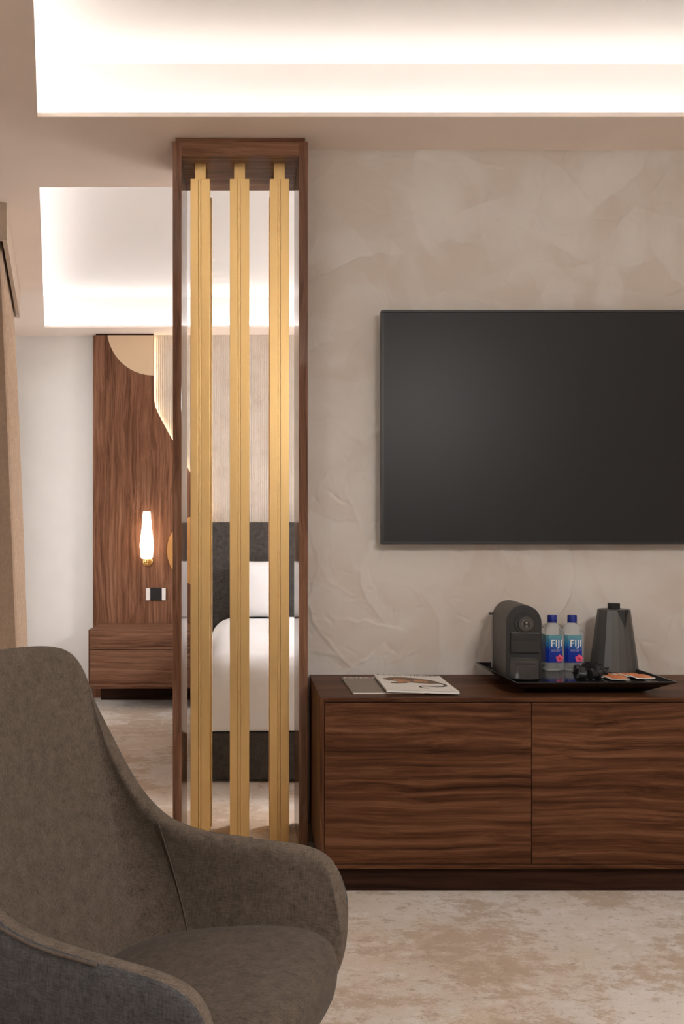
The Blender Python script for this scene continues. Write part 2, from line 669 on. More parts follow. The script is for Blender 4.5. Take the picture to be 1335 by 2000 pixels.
def text_mb(txt, height, width=None, bold=0.0):
    """letters in the XY plane, left-bottom at the origin"""
    cu = bpy.data.curves.new('lettering', 'FONT')
    cu.body = txt
    cu.size = 1.0
    cu.offset = bold
    ob = bpy.data.objects.new('lettering', cu)
    COL.objects.link(ob)
    dg = bpy.context.evaluated_depsgraph_get()
    dg.update()
    me = bpy.data.meshes.new_from_object(ob.evaluated_get(dg))
    mb = MB()
    vs = [v.co.copy() for v in me.vertices]
    x0 = min(v.x for v in vs); x1 = max(v.x for v in vs)
    y0 = min(v.y for v in vs); y1 = max(v.y for v in vs)
    sy = height / (y1 - y0)
    sx = width / (x1 - x0) if width else sy
    mb.add([((v.x - x0) * sx, (v.y - y0) * sy, 0) for v in vs], [list(p.vertices) for p in me.polygons])
    bpy.data.objects.remove(ob)
    bpy.data.meshes.remove(me)
    return mb


# ================================================================== THE SETTING
CEIL = 2.453
COVE_TOP = 2.68
FD = Vector((-0.217, 0.976)).normalized()      # direction of the skewed window facade (plan)
FN = Vector((-FD.y, FD.x))                     # plan normal, out of the room (to the left)
PEL0 = Vector((-0.984, 3.587))                 # near corner of the curtain pelmet
PEL1 = Vector((-1.260, 4.860))


def on_line(p, y):
    return Vector((p.x + FD.x / FD.y * (y - p.y), y))


bed_fac = PEL0 + FN * 0.25
liv_fac = PEL0 + FN * 0.80
Y_BACK, Y_TV, X_R, Y_REAR = 5.95, 3.10, 2.95, -1.80

# floor
struct(MB().box(-2.6, X_R + .2, Y_REAR - .2, Y_BACK + .2, -0.06, 0).build('floor', M['carpet'], origin=(0, 0, 0)),
       'distressed beige carpet running through both rooms')

# ceiling slab with the two cove openings
coveA = [on_line(Vector((-0.683, 2.855)), -0.9), Vector((2.4, -0.9)), Vector((2.4, 2.855)), Vector((-0.683, 2.855))]
coveB = [Vector((-0.813, 3.43)), Vector((2.4, 3.43)), Vector((2.4, 5.717)), on_line(Vector((-0.813, 3.43)), 5.717)]


def ceiling():
    bm = bmesh.new()
    outer = [(-2.6, Y_REAR - .2), (X_R + .2, Y_REAR - .2), (X_R + .2, Y_BACK + .2), (-2.6, Y_BACK + .2)]
    edges = []
    for loop in (outer, coveA, coveB):
        vs = [bm.verts.new((p[0], p[1], CEIL)) for p in loop]
        edges += [bm.edges.new((vs[i], vs[(i + 1) % 4])) for i in range(4)]
    bmesh.ops.triangle_fill(bm, use_beauty=True, use_dissolve=False, edges=edges)
    r = bmesh.ops.extrude_face_region(bm, geom=bm.faces[:])
    for v in [g for g in r['geom'] if isinstance(g, bmesh.types.BMVert)]:
        v.co.z += 0.014
    return MB().bm(bm)


struct(ceiling().build('ceiling', M['ceil'], origin=(0, 0, CEIL)), 'taupe painted ceiling with two lit recesses')


def offset_poly(poly, d):
    c = sum((Vector(p) for p in poly), Vector((0, 0))) / len(poly)
    out = []
    n = len(poly)
    for i in range(n):
        a, b, e = Vector(poly[i - 1]), Vector(poly[i]), Vector(poly[(i + 1) % n])
        n1 = Vector(((b - a).y, -(b - a).x)).normalized()
        n2 = Vector(((e - b).y, -(e - b).x)).normalized()
        if n1.dot((a + b) / 2 - c) < 0:
            n1 = -n1
        if n2.dot((e + b) / 2 - c) < 0:
            n2 = -n2
        k = d / (1 + n1.dot(n2))
        out.append(b + (n1 + n2) * k)
    return out


def cove(poly, name, label, ledm, ledlabel, group):
    o = offset_poly(poly, 0.10)
    zb, zt = CEIL + 0.014, COVE_TOP
    vs = [(p.x, p.y, zb) for p in o] + [(p.x, p.y, zt) for p in o]
    mb = MB().add(vs, [(4, 5, 6, 7)] + [(i, (i + 1) % 4, 4 + (i + 1) % 4, 4 + i) for i in range(4)])
    ob = struct(mb.build(name, M['cove'], origin=(0, 0, zb)), label)
    led_o = offset_poly(poly, 0.062)
    led_i = offset_poly(poly, 0.048)
    for i in range(4):
        a, b, c, d = led_o[i], led_o[(i + 1) % 4], led_i[(i + 1) % 4], led_i[i]
        m = MB()
        z0, z1 = zb + 0.001, zb + 0.009
        pts = [a, b, c, d]
        m.add([(p.x, p.y, z0) for p in pts] + [(p.x, p.y, z1) for p in pts],
              [(3, 2, 1, 0), (4, 5, 6, 7)] + [(k, (k + 1) % 4, 4 + (k + 1) % 4, 4 + k) for k in range(4)])
        t = m.build('led_strip', ledm)
        tag(t, ledlabel[i], 'light strip', group)


SIDES = ['side towards the camera', 'right-hand side', 'far side', 'left-hand side']
cove(coveA, 'trim_1', 'white recess of the living room ceiling light cove', M['led1'],
     ['warm light strip on the %s ledge of the living room ceiling recess' % s for s in ('near', 'right', 'far', 'left')],
     'light strips of the living room recess')
cove(coveB, 'trim_2', 'white recess of the bedroom ceiling light cove', M['led2'],
     ['light strip on the %s ledge of the bedroom ceiling recess' % s for s in ('near', 'right', 'far', 'left')],
     'light strips of the bedroom recess')



def fill_lamp(x, y, mat, label, drop):  # made-up hanging lamp, out of view, added for fill light
    root = empty('fill_lamp', (x, y, COVE_TOP - drop))
    tag(root, label, 'lamp', 'round fill lamps added in the recesses')
    MB().lathe([(.07, drop - .03), (.07, drop)], 32).build('canopy', M['brass'], root, local=True)
    MB().lathe([(.010, .085), (.010, drop - .03)], 16).build('stem', M['brass'], root, local=True)
    MB().lathe([(.262, .080), (.262, .092), (.02, .092), (.02, .081)], 48, cap=False).build('rim', M['brass'], root, local=True)
    MB().lathe([(.254, .006), (.254, .080)], 48).build('diffuser', mat, root, local=True)


fill_lamp(1.10, 0.25, emit('fill_opal_living', LED_COL, FILL_LIVING), 'round opal fill lamp added out of view in the living room recess', .70)
fill_lamp(1.70, 4.55, emit('fill_opal_bedroom', LED_COL_B, FILL_BED), 'round opal fill lamp added out of view in the bedroom recess', 1.0)

# far wall of the bedroom
struct(MB().box(-2.0, X_R, Y_BACK, Y_BACK + .12, 0, CEIL).build('wall_back', M['wall_white'], origin=(0, Y_BACK, 0)),
       'white painted bedroom wall beside the walnut panel')
struct(MB().box(X_R, X_R + .12, Y_REAR, Y_BACK, 0, CEIL).build('wall_right', M['wall_beige']), 'beige wall out of view on the right')
struct(MB().box(-2.2, X_R, Y_REAR - .12, Y_REAR, 0, CEIL).build('wall_rear', M['wall_taupe']), 'dark taupe wall behind the viewer')
# skewed facade
a1, b1_ = on_line(bed_fac, 3.533), on_line(bed_fac, Y_BACK)
a2, b2 = on_line(liv_fac, Y_REAR), on_line(liv_fac, 3.413)


def facade(name, p, q, s0, s1, z0, z1, mat, label, wname, wlabel, mullions, extra=None):
    """facade wall from p to q with one window opening between s0 and s1"""
    T = lambda t: p + FD * t
    tl = (q - p).length
    fw = MB()
    fw.obox(T(0), T(s0), FN, 0, .12, 0, CEIL).obox(T(s1), T(tl), FN, 0, .12, 0, CEIL)
    fw.obox(T(s0), T(s1), FN, 0, .12, 0, z0).obox(T(s0), T(s1), FN, 0, .12, z1, CEIL)
    if extra:
        extra(fw)
    struct(fw.build(name, mat), label)
    m = MB().obox(T(s0), T(s1), FN, .03, .09, z0, z0 + .05).obox(T(s0), T(s1), FN, .03, .09, z1 - .05, z1)
    m.obox(T(s0), T(s0 + .05), FN, .03, .09, z0, z1).obox(T(s1 - .05), T(s1), FN, .03, .09, z0, z1)
    cuts = [s0 + (s1 - s0) * k / (mullions + 1) for k in range(mullions + 2)]
    for c in cuts[1:-1]:
        m.obox(T(c - .03), T(c + .03), FN, .03, .09, z0, z1)
    win = struct(m.build(wname, M['white_plastic']), wlabel)
    for c0, c1 in zip(cuts[:-1], cuts[1:]):
        MB().obox(T(c0 + .03), T(c1 - .03), FN, .055, .061, z0 + .05, z1 - .05).build('pane', M['glass'], win)
    pl = bpy.data.lights.new('window_portal', 'AREA')
    pl.shape = 'RECTANGLE'
    pl.size = s1 - s0
    pl.size_y = z1 - z0
    pl.cycles.is_portal = True
    po = bpy.data.objects.new('window_portal', pl)
    COL.objects.link(po)
    pc = T((s0 + s1) / 2) + FN * 0.10
    po.location = (pc.x, pc.y, (z0 + z1) / 2)
    po.rotation_euler = Vector((-FN.x, -FN.y, 0)).to_track_quat('-Z', 'Y').to_euler()


facade('wall_left', a1, b1_, 0.45, 2.25, 0.15, 2.25, M['wall_white'], 'white facade wall behind the beige curtain',
       'window_1', 'white framed bedroom window behind the curtain', 1)
facade('wall_left_living', a2, b2, 2.2, 3.2, 0.8, 2.25, M['wall_beige'], 'beige facade wall of the living room',
       'window_2', 'white framed living room window', 0, lambda fw: fw.obox(b2, on_line(bed_fac, 3.533), FD, 0, 0.10, 0, CEIL))


# ---- plaster wall: overlapping trowel strokes as a real height field
def plaster_wall(x0, x1, z0, z1, yf, yb, step):
    rng = np.random.default_rng(11)
    nx = int(round((x1 - x0) / step)) + 1
    nz = int(round((z1 - z0) / step)) + 1
    X = np.linspace(x0, x1, nx)
    Z = np.linspace(z0, z1, nz)
    GX, GZ = np.meshgrid(X, Z)
    # wobble of the coordinates so that stroke edges are not perfect arcs
    def lowfreq(amp, k):
        out = np.zeros_like(GX)
        for _ in range(7):
            a = rng.uniform(0, 2 * np.pi)
            f = rng.uniform(0.5, 1.6) * k
            out += np.sin((GX * np.cos(a) + GZ * np.sin(a)) * f + rng.uniform(0, 6.28))
        return out * amp / 7 ** .5
    WX = GX + lowfreq(.018, 14) + lowfreq(.004, 70)
    WZ = GZ + lowfreq(.018, 14) + lowfreq(.004, 70)
    H = lowfreq(.0006, 9)
    PG = np.zeros_like(GX)
    n = int(150 * (x1 - x0) * (z1 - z0))
    fine = lowfreq(1.0, 160)
    for _ in range(n):
        R = rng.uniform(.12, .55)
        wd = rng.uniform(.07, .20)
        mid = rng.uniform(0, 2 * np.pi)
        span = rng.uniform(.35, .85) * min(1.6, .32 / R)
        px, pz = rng.uniform(x0 - .1, x1 + .1), rng.uniform(z0 - .1, z1 + .1)
        cx, cz = px - R * np.cos(mid), pz - R * np.sin(mid)
        ext = wd + span * R + .05
        i0, i1 = np.searchsorted(X, [px - ext, px + ext])
        j0, j1 = np.searchsorted(Z, [pz - ext, pz + ext])
        if i1 - i0 < 3 or j1 - j0 < 3:
            continue
        sl = (slice(j0, j1), slice(i0, i1))
        dx, dz = WX[sl] - cx, WZ[sl] - cz
        r = np.hypot(dx, dz)
        th = (np.arctan2(dz, dx) - mid + np.pi) % (2 * np.pi) - np.pi
        q = (r - R) / wd                      # 0 inner .. 1 outer edge
        e = 0.035
        edge = lambda t: np.clip(t / e + .5, 0, 1)
        soft = np.clip((span - np.abs(th)) / (span * .45), 0, 1)
        mask = edge(1 - q) * np.clip(q / .45, 0, 1) * soft
        thick = rng.uniform(.0005, .0030)
        prof = thick * np.clip(q, 0, 1) ** 1.5
        ridge = rng.uniform(.0, 1.0) * .0022 * np.exp(-((q - .97) / .035) ** 2) * soft * (0.6 + .4 * np.tanh(fine[sl]))
        base = H[sl]
        H[sl] = base * (1 - .75 * mask) + (.75 * mask) * (base.mean() * .4 + prof) + ridge
        PG[sl] = PG[sl] * (1 - .7 * mask) + .7 * mask * rng.uniform(-.5, .5)
    # little pits and scratches
    for _ in range(int(60 * (x1 - x0) * (z1 - z0))):
        px, pz = rng.uniform(x0, x1), rng.uniform(z0, z1)
        a = rng.uniform(0, np.pi)
        ln = rng.uniform(.01, .05)
        i0, i1 = np.searchsorted(X, [px - .06, px + .06])
        j0, j1 = np.searchsorted(Z, [pz - .06, pz + .06])
        sl = (slice(j0, j1), slice(i0, i1))
        u = (WX[sl] - px) * np.cos(a) + (WZ[sl] - pz) * np.sin(a)
        v = -(WX[sl] - px) * np.sin(a) + (WZ[sl] - pz) * np.cos(a)
        H[sl] -= rng.uniform(.0006, .0022) * np.exp(-(u / ln) ** 2 - (v / .004) ** 2)
    H = np.clip(H * 1.5, -.003, .006)
    # keep the relief inside the wall's edges
    verts = np.stack([GX, yf - H, GZ], -1).reshape(-1, 3)
    idx = np.arange(nx * nz).reshape(nz, nx)
    quads = np.stack([idx[:-1, :-1], idx[:-1, 1:], idx[1:, 1:], idx[1:, :-1]], -1).reshape(-1, 4)
    back = np.array([(x0, yb, z0), (x1, yb, z0), (x1, yb, z1), (x0, yb, z1), (x0, yf - .006, z0), (x0, yf - .006, z1)])
    nb = nx * nz
    allv = np.vstack([verts, back])
    me = bpy.data.meshes.new('wall_tv')
    faces = quads.tolist() + [[nb, nb + 3, nb + 2, nb + 1]]
    faces += [[nb, idx[0, 0], idx[-1, 0], nb + 3], [nb + 1, nb + 2, idx[-1, -1], idx[0, -1]]]
    me.from_pydata((allv - np.array([0, yf, 0])).tolist(), [], [list(map(int, f)) for f in faces])
    att = me.attributes.new('pigment', 'FLOAT', 'POINT')
    att.data.foreach_set('value', np.concatenate([PG.ravel(), np.zeros(6)]).astype(np.float32))
    me.materials.append(M['plaster'])
    sm = np.ones(len(faces), bool)
    sm[-3:] = False
    me.polygons.foreach_set('use_smooth', sm)
    o = bpy.data.objects.new('wall_tv', me)
    COL.objects.link(o)
    o.location = (0, yf, 0)
    return struct(o, 'beige trowelled plaster wall behind the television')


plaster_wall(0.212, X_R, 0.0, CEIL, Y_TV, Y_TV + 0.19, 0.0045)
struct(MB().box(0.212, X_R, Y_TV - .016, Y_TV - .003, 0, 0.067, bev=.002).build('baseboard_tv', M['base']))
struct(MB().box(-1.75, -1.05, Y_BACK - .014, Y_BACK, 0, 0.067, bev=.002).build('baseboard_back', M['base']))


# ================================================================== ROOM DIVIDER
def divider():
    y0, y1 = 2.995, 3.295
    xl, xr, th = -0.253, 0.2105, 0.0305
    zt = at(0, 277, y0).z
    zs = at(0, 304.5, y0).z
    root = empty('room_divider', ((xl + xr) / 2, (y0 + y1) / 2, 0))
    tag(root, 'tall walnut frame with upright gold bars between living room and bedroom', 'room divider')
    MB().box(xl, xl + th, y0, y1, 0, zt, bev=.0012).build('stile', M['frame_z'], root)
    MB().box(xr - th, xr, y0, y1, 0, zt, bev=.0012).build('stile', M['frame_z'], root)
    MB().box(xl + th, xr - th, y0 + .002, y1, zs, zt, bev=.001).build('top_rail', M['frame_x'], root)
    MB().box(xl + .009, xr - .009, y0 + .010, y1 - .01, zt, CEIL - .0005).build('ceiling_spacer', M['frame_x'], root)
    ztop = at(0, 349, 3.045).z
    for row, (ya, yb) in enumerate(((3.045, 3.100), (3.215, 3.270))):
        for cx in (390.5, 467.5, 545.5):
            c = at(cx, 0, 3.045).x
            hw = 0.0338
            g0, g1 = -0.0050, 0.0020
            m = MB()
            # a bar with two flat faces either side of a recessed centre bead
            m.box(c - hw, c + g0 - .0013, ya, yb, .012, ztop, bev=.0009)
            m.box(c + g1 + .0013, c + hw, ya, yb, .012, ztop, bev=.0009)
            m.box(c + g0, c + g1, ya + .0005, yb - .0005, .012, ztop - .0004, bev=.0009)
            m.box(c - hw + .003, c + hw - .003, ya + .016, yb - .016, .0125, ztop - .001)
            s = m.build('slat', M['gold'], root)
            MB().box(c - .019, c + .019, ya + .008, yb - .008, ztop - .002, zs, bev=.001).build('bracket', M['gold'], s)
            MB().box(c - .019, c + .019, ya + .008, yb - .008, .0, .014, bev=.001).build('bracket', M['gold'], s)


divider()


# ================================================================== SIDEBOARD
def sideboard():
    x0, x1, yf, yb = 0.2225, 2.132, 2.633, 3.081
    zt = at(0, 1363, yf).z
    zb = at(0, 1697, yf).z
    t = 0.0125
    root = empty('sideboard', ((x0 + x1) / 2, (yf + yb) / 2, 0))
    tag(root, 'long low walnut sideboard with flush doors under the television', 'sideboard')
    # carcass with mitred front corners: top, bottom, two sides, back
    m = MB()
    m.prism_y([(x0, zt), (x1, zt), (x1 - t, zt - t), (x0 + t, zt - t)], yf, yb)
    bevel(m.build('top_panel', M['wood_x'], root), .0008)
    m = MB().prism_y([(x0, zb), (x0 + t, zb + t), (x0 + t, zt - t), (x0, zt)], yf, yb)
    bevel(m.build('side_panel', M['wood_z'], root), .0008)
    m = MB().prism_y([(x1, zb), (x1, zt), (x1 - t, zt - t), (x1 - t, zb + t)], yf, yb)
    bevel(m.build('side_panel', M['wood_z'], root), .0008)
    m = MB().prism_y([(x0, zb), (x1, zb), (x1 - t, zb + t), (x0 + t, zb + t)], yf, yb)
    bevel(m.build('bottom_panel', M['wood_x'], root), .0008)
    MB().box(x0 + t, x1 - t, yb - .01, yb - .001, zb + t, zt - t).build('back_panel', M['plinth'], root)
    MB().box(x0 + t, x1 - t, yf + .03, yf + .04, zb + t, zt - t).build('inner_panel', M['plinth'], root)
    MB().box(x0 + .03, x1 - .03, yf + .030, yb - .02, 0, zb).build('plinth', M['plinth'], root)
    g = .0022
    cols = [x0 + t + g, at(1038, 0, yf).x - g / 2]
    wdt = cols[1] - cols[0]
    for k in range(3):
        a = x0 + t + g + k * (wdt + g)
        b = min(a + wdt, x1 - t - g)
        MB().box(a, b, yf + .0015, yf + .021, zb + t + g, zt - t - g * 1.3, bev=.0008).build('door', M['wood_x'], root)
    return zt


SB_TOP = sideboard()


# ================================================================== TELEVISION
def television():
    yf = 3.035
    p0 = at(744.5, 605, yf)
    p1 = at(744.5, 1063, yf)
    x0, z1, z0 = p0.x, p0.z, p1.z
    x1 = x0 + 1.452
    root = empty('television', ((x0 + x1) / 2, 3.06, z0))
    tag(root, 'large black flat television mounted on the plaster wall', 'television')
    bz = .0095
    yb = yf + .028
    m = MB()
    m.box(x0, x1, yf, yb, z1 - bz, z1, bev=.001).box(x0, x1, yf, yb, z0, z0 + bz, bev=.001)
    m.box(x0, x0 + bz, yf, yb, z0 + bz, z1 - bz).box(x1 - bz, x1, yf, yb, z0 + bz, z1 - bz)
    m.build('bezel', M['black'], root)
    MB().box(x0 + bz, x1 - bz, yf + .003, yf + .006, z0 + bz, z1 - bz).build('screen', M['screen'], root)
    MB().box(x0 + .004, x1 - .004, yf + .020, yb + .002, z0 + .004, z1 - .004).build('rear_housing', M['black'], root)
    MB().box(x0 + .45, x1 - .45, yb, 3.096, z0 + .2, z1 - .2).build('wall_mount', M['black'], root)


television()


# ================================================================== BEDROOM HEADBOARD WALL
PY = 5.88     # front of the walnut panel
KY = PY / F_PX


def headboard_wall():
    # ribbed stone behind: ribs too narrow to part, real geometry in slabs
    x0, x1 = at(296, 0, 5.93).x, 2.9
    per = 0.0125
    n = int((x1 - x0) / per)
    root = empty('ribbed_stone_cladding', ((x0 + x1) / 2, 5.94, 0))
    tag(root, 'cream ribbed stone cladding behind the bed, seen between gold bars', 'wall cladding')
    zj = at(0, 885, 5.92).z
    for z0, z1 in ((0.0, zj - .0008), (zj + .0008, CEIL - .001)):
        prof = []
        for k in range(n):
            a = x0 + k * per
            for t in (0.0, .06, .22, .5, .78, .94):
                d = 0.0 if t in (0.0, .94) else 0.0032 * math.sin(math.pi * (t - .0) / .94) ** .6
                prof.append((a + t * per, 5.930 - d))
        prof.append((x0 + n * per, 5.930))
        vs = [(x, y, z0) for x, y in prof] + [(x, y, z1) for x, y in prof]
        m = len(prof)
        fs = [(i, i + 1, m + i + 1, m + i) for i in range(m - 1)]
        vs += [(prof[-1][0], 5.949, z0), (prof[-1][0], 5.949, z1), (prof[0][0], 5.949, z0), (prof[0][0], 5.949, z1)]
        b = 2 * m
        fs += [(b, b + 2, b + 3, b + 1), (m - 1, b, b + 1, 2 * m - 1), (b + 2, 0, m, b + 3)]
        MB().add(vs, fs).build('slab', M['fluted'], root, fix=True)
    # walnut panel with the curved right edge
    edge_px = [(300, 640), (300, 770), (300.6, 782), (303, 793), (308, 806), (316, 821), (326, 840), (337, 860), (352, 887), (366, 912),
               (376, 932), (386, 953), (394, 975), (399, 1000), (401, 1030), (401, 1370)]
    edge = [(at(px, 0, PY).x, min(CEIL - .012, max(0.0, at(0, py, PY).z))) for px, py in edge_px]
    xl = at(181, 0, PY).x
    out = edge + [(xl, 0.0), (xl, CEIL - .012)]
    o = MB().prism_y(out, PY, PY + .020).build('wall_panel', M['panel_z'])
    tag(o, 'tall walnut wall panel with a curved right edge behind the bedside cabinet', 'wall panel')
    # batten that spaces it off the wall
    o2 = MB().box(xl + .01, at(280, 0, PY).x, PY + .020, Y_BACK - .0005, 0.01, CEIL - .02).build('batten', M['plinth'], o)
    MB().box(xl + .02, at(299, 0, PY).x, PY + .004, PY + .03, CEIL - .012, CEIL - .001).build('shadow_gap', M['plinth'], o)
    # light strip following the hidden edge
    path = [Vector((x - .022, PY + .034, z)) for x, z in edge[1:-1]]
    path = [Vector((edge[0][0] - .022, PY + .034, CEIL - .03))] + path
    led = MB().tube(path, .004, 6).build('led_strip', M['led3'])
    tag(led, 'warm light strip hidden behind the curved edge of the walnut wall panel', 'light strip')
    # beige segment inlaid at the top
    cx, cz, R = at(300, 0, PY).x, at(0, 643, PY).z, 90.2 * KY
    pts = [(cx - .0015, CEIL - .013)]
    for k in range(0, 41):
        a = math.pi * 1.5 - (math.pi / 2) * k / 40
        x, z = cx - .0015 + R * math.cos(a), cz + R * math.sin(a)
        if z < CEIL - .013:
            pts.append((x, z))
    pts.append((cx - math.sqrt(R * R - (CEIL - .013 - cz) ** 2), CEIL - .013))
    o = MB().prism_y(pts, PY - .004, PY - .0003).build('decorative_segment', M['beige_veneer'])
    tag(o, 'beige quarter-round inlay at the top of the walnut panel', 'wall decoration')
    # copper disc
    c = at(396, 1075, PY)
    R = 70 * KY
    xe = at(399, 0, PY).x
    pts = [(min(xe, c.x + R * math.cos(2 * math.pi * k / 64)), c.z + R * math.sin(2 * math.pi * k / 64)) for k in range(10, 55)]
    pts = [p for i_, p in enumerate(pts) if p[0] < xe - 1e-6] 
    pts = [(xe, pts[0][1])] + pts + [(xe, pts[-1][1])]
    o = MB().prism_y(pts, PY - .006, PY - .0003).build('decorative_disc', M['copper'])
    tag(o, 'round copper coloured wall disc half hidden by the divider', 'wall decoration')


headboard_wall()


def sconce():
    c = at(286.5, 1050, PY - .07)
    root = empty('wall_lamp', (c.x, c.y, at(0, 1101, c.y).z))
    tag(root, 'lit white tulip-shaped glass wall lamp above the bedside cabinet', 'lamp')
    k = c.y / F_PX
    prof = [(6.9, 999), (7.2, 1001), (8.6, 1018), (10.6, 1038), (12.6, 1054), (13.6, 1065), (13.3, 1070), (12.4, 1080), (11.2, 1089), (9.5, 1091)]
    pr = [(r * k, at(0, y, c.y).z) for r, y in prof]
    MB().lathe([(r, z - 0) for r, z in pr], 32, (c.x, c.y, 0)).build('glass_shade', M['opal'], root, smooth=False)
    for ch in root.children:
        autosmooth(ch, 40)
    z = at(0, 1091, c.y).z
    h = MB().lathe([(.017, -.004), (.018, -.012), (.018, -.022), (.010, -.026), (.010, -.036), (.004, -.038)], 24, (c.x, c.y, z)).build('lamp_holder', M['brass'], root)
    autosmooth(h)
    MB().box(c.x - .006, c.x + .006, c.y, PY - .012, z - .026, z - .014, bev=.002).build('arm', M['brass'], root)
    MB().lathe([(.032, 0), (.032, .010), (.029, .012)], 32).rot(Matrix.Translation((c.x, PY - .0005, z - .020)) @ Matrix.Rotation(math.pi / 2, 4, 'X')).build('back_plate', M['brass'], root)


sconce()


def switch():
    p = at(285, 1148, PY)
    q = at(323.5, 1172.5, PY)
    root = empty('wall_switch', ((p.x + q.x) / 2, PY, q.z))
    tag(root, 'black and white three-part wall switch above the bedside cabinet', 'switch')
    w_ = (q.x - p.x)
    MB().box(p.x, q.x, PY - .004, PY - .0003, q.z, p.z).build('back_plate', M['black'], root)
    for a, b, mt, nm in ((0, .215, 'white_plastic', 'rocker'), (.225, .80, 'black', 'socket_insert'), (.81, 1.0, 'white_plastic', 'rocker')):
        MB().box(p.x + a * w_, p.x + b * w_, PY - .010, PY - .004, q.z + .001, p.z - .001, bev=.001).build(nm, M[mt], root)
    for a, b in ((.0, .215), (.81, 1.0)):
        pass


switch()


def nightstand():
    yf, yb = 5.46, PY - .002
    zt = at(0, 1230, yf).z
    zb = at(0, 1345, yf).z
    x0 = at(172.5, 0, yf).x
    x1 = x0 + .66
    t = .013
    root = empty('bedside_cabinet', ((x0 + x1) / 2, (yf + yb) / 2, 0))
    tag(root, 'low walnut bedside cabinet with two drawers under the wall lamp', 'cabinet')
    bevel(MB().prism_y([(x0, zt), (x1, zt), (x1 - t, zt - t), (x0 + t, zt - t)], yf, yb).build('top_panel', M['wood_x2'], root), .0008)
    bevel(MB().prism_y([(x0, zb), (x0 + t, zb + t), (x0 + t, zt - t), (x0, zt)], yf, yb).build('side_panel', M['wood_z'], root), .0008)
    bevel(MB().prism_y([(x1, zb), (x1, zt), (x1 - t, zt - t), (x1 - t, zb + t)], yf, yb).build('side_panel', M['wood_z'], root), .0008)
    bevel(MB().prism_y([(x0, zb), (x1, zb), (x1 - t, zb + t), (x0 + t, zb + t)], yf, yb).build('bottom_panel', M['wood_x2'], root), .0008)
    MB().box(x0 + t, x1 - t, yf + .03, yf + .04, zb + t, zt - t).build('inner_panel', M['plinth'], root)
    zm = at(0, 1268.5, yf).z
    g = .003
    MB().box(x0 + t * .6 + g, x1 - t - g, yf - .001, yf + .019, zm + g / 2, zt - t * .35 - g, bev=.0008).build('drawer', M['wood_x2'], root)
    MB().box(x0 + t * .6 + g, x1 - t - g, yf - .001, yf + .019, zb + t * .8 + g, zm - g / 2, bev=.0008).build('drawer', M['wood_x2'], root)
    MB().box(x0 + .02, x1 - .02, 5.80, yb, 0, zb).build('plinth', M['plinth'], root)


M['wood_x2'] = walnut('walnut_bedside', 'X', (0.060, 0.026, 0.014), (0.165, 0.080, 0.047), (0.25, 0.135, 0.085))
nightstand()


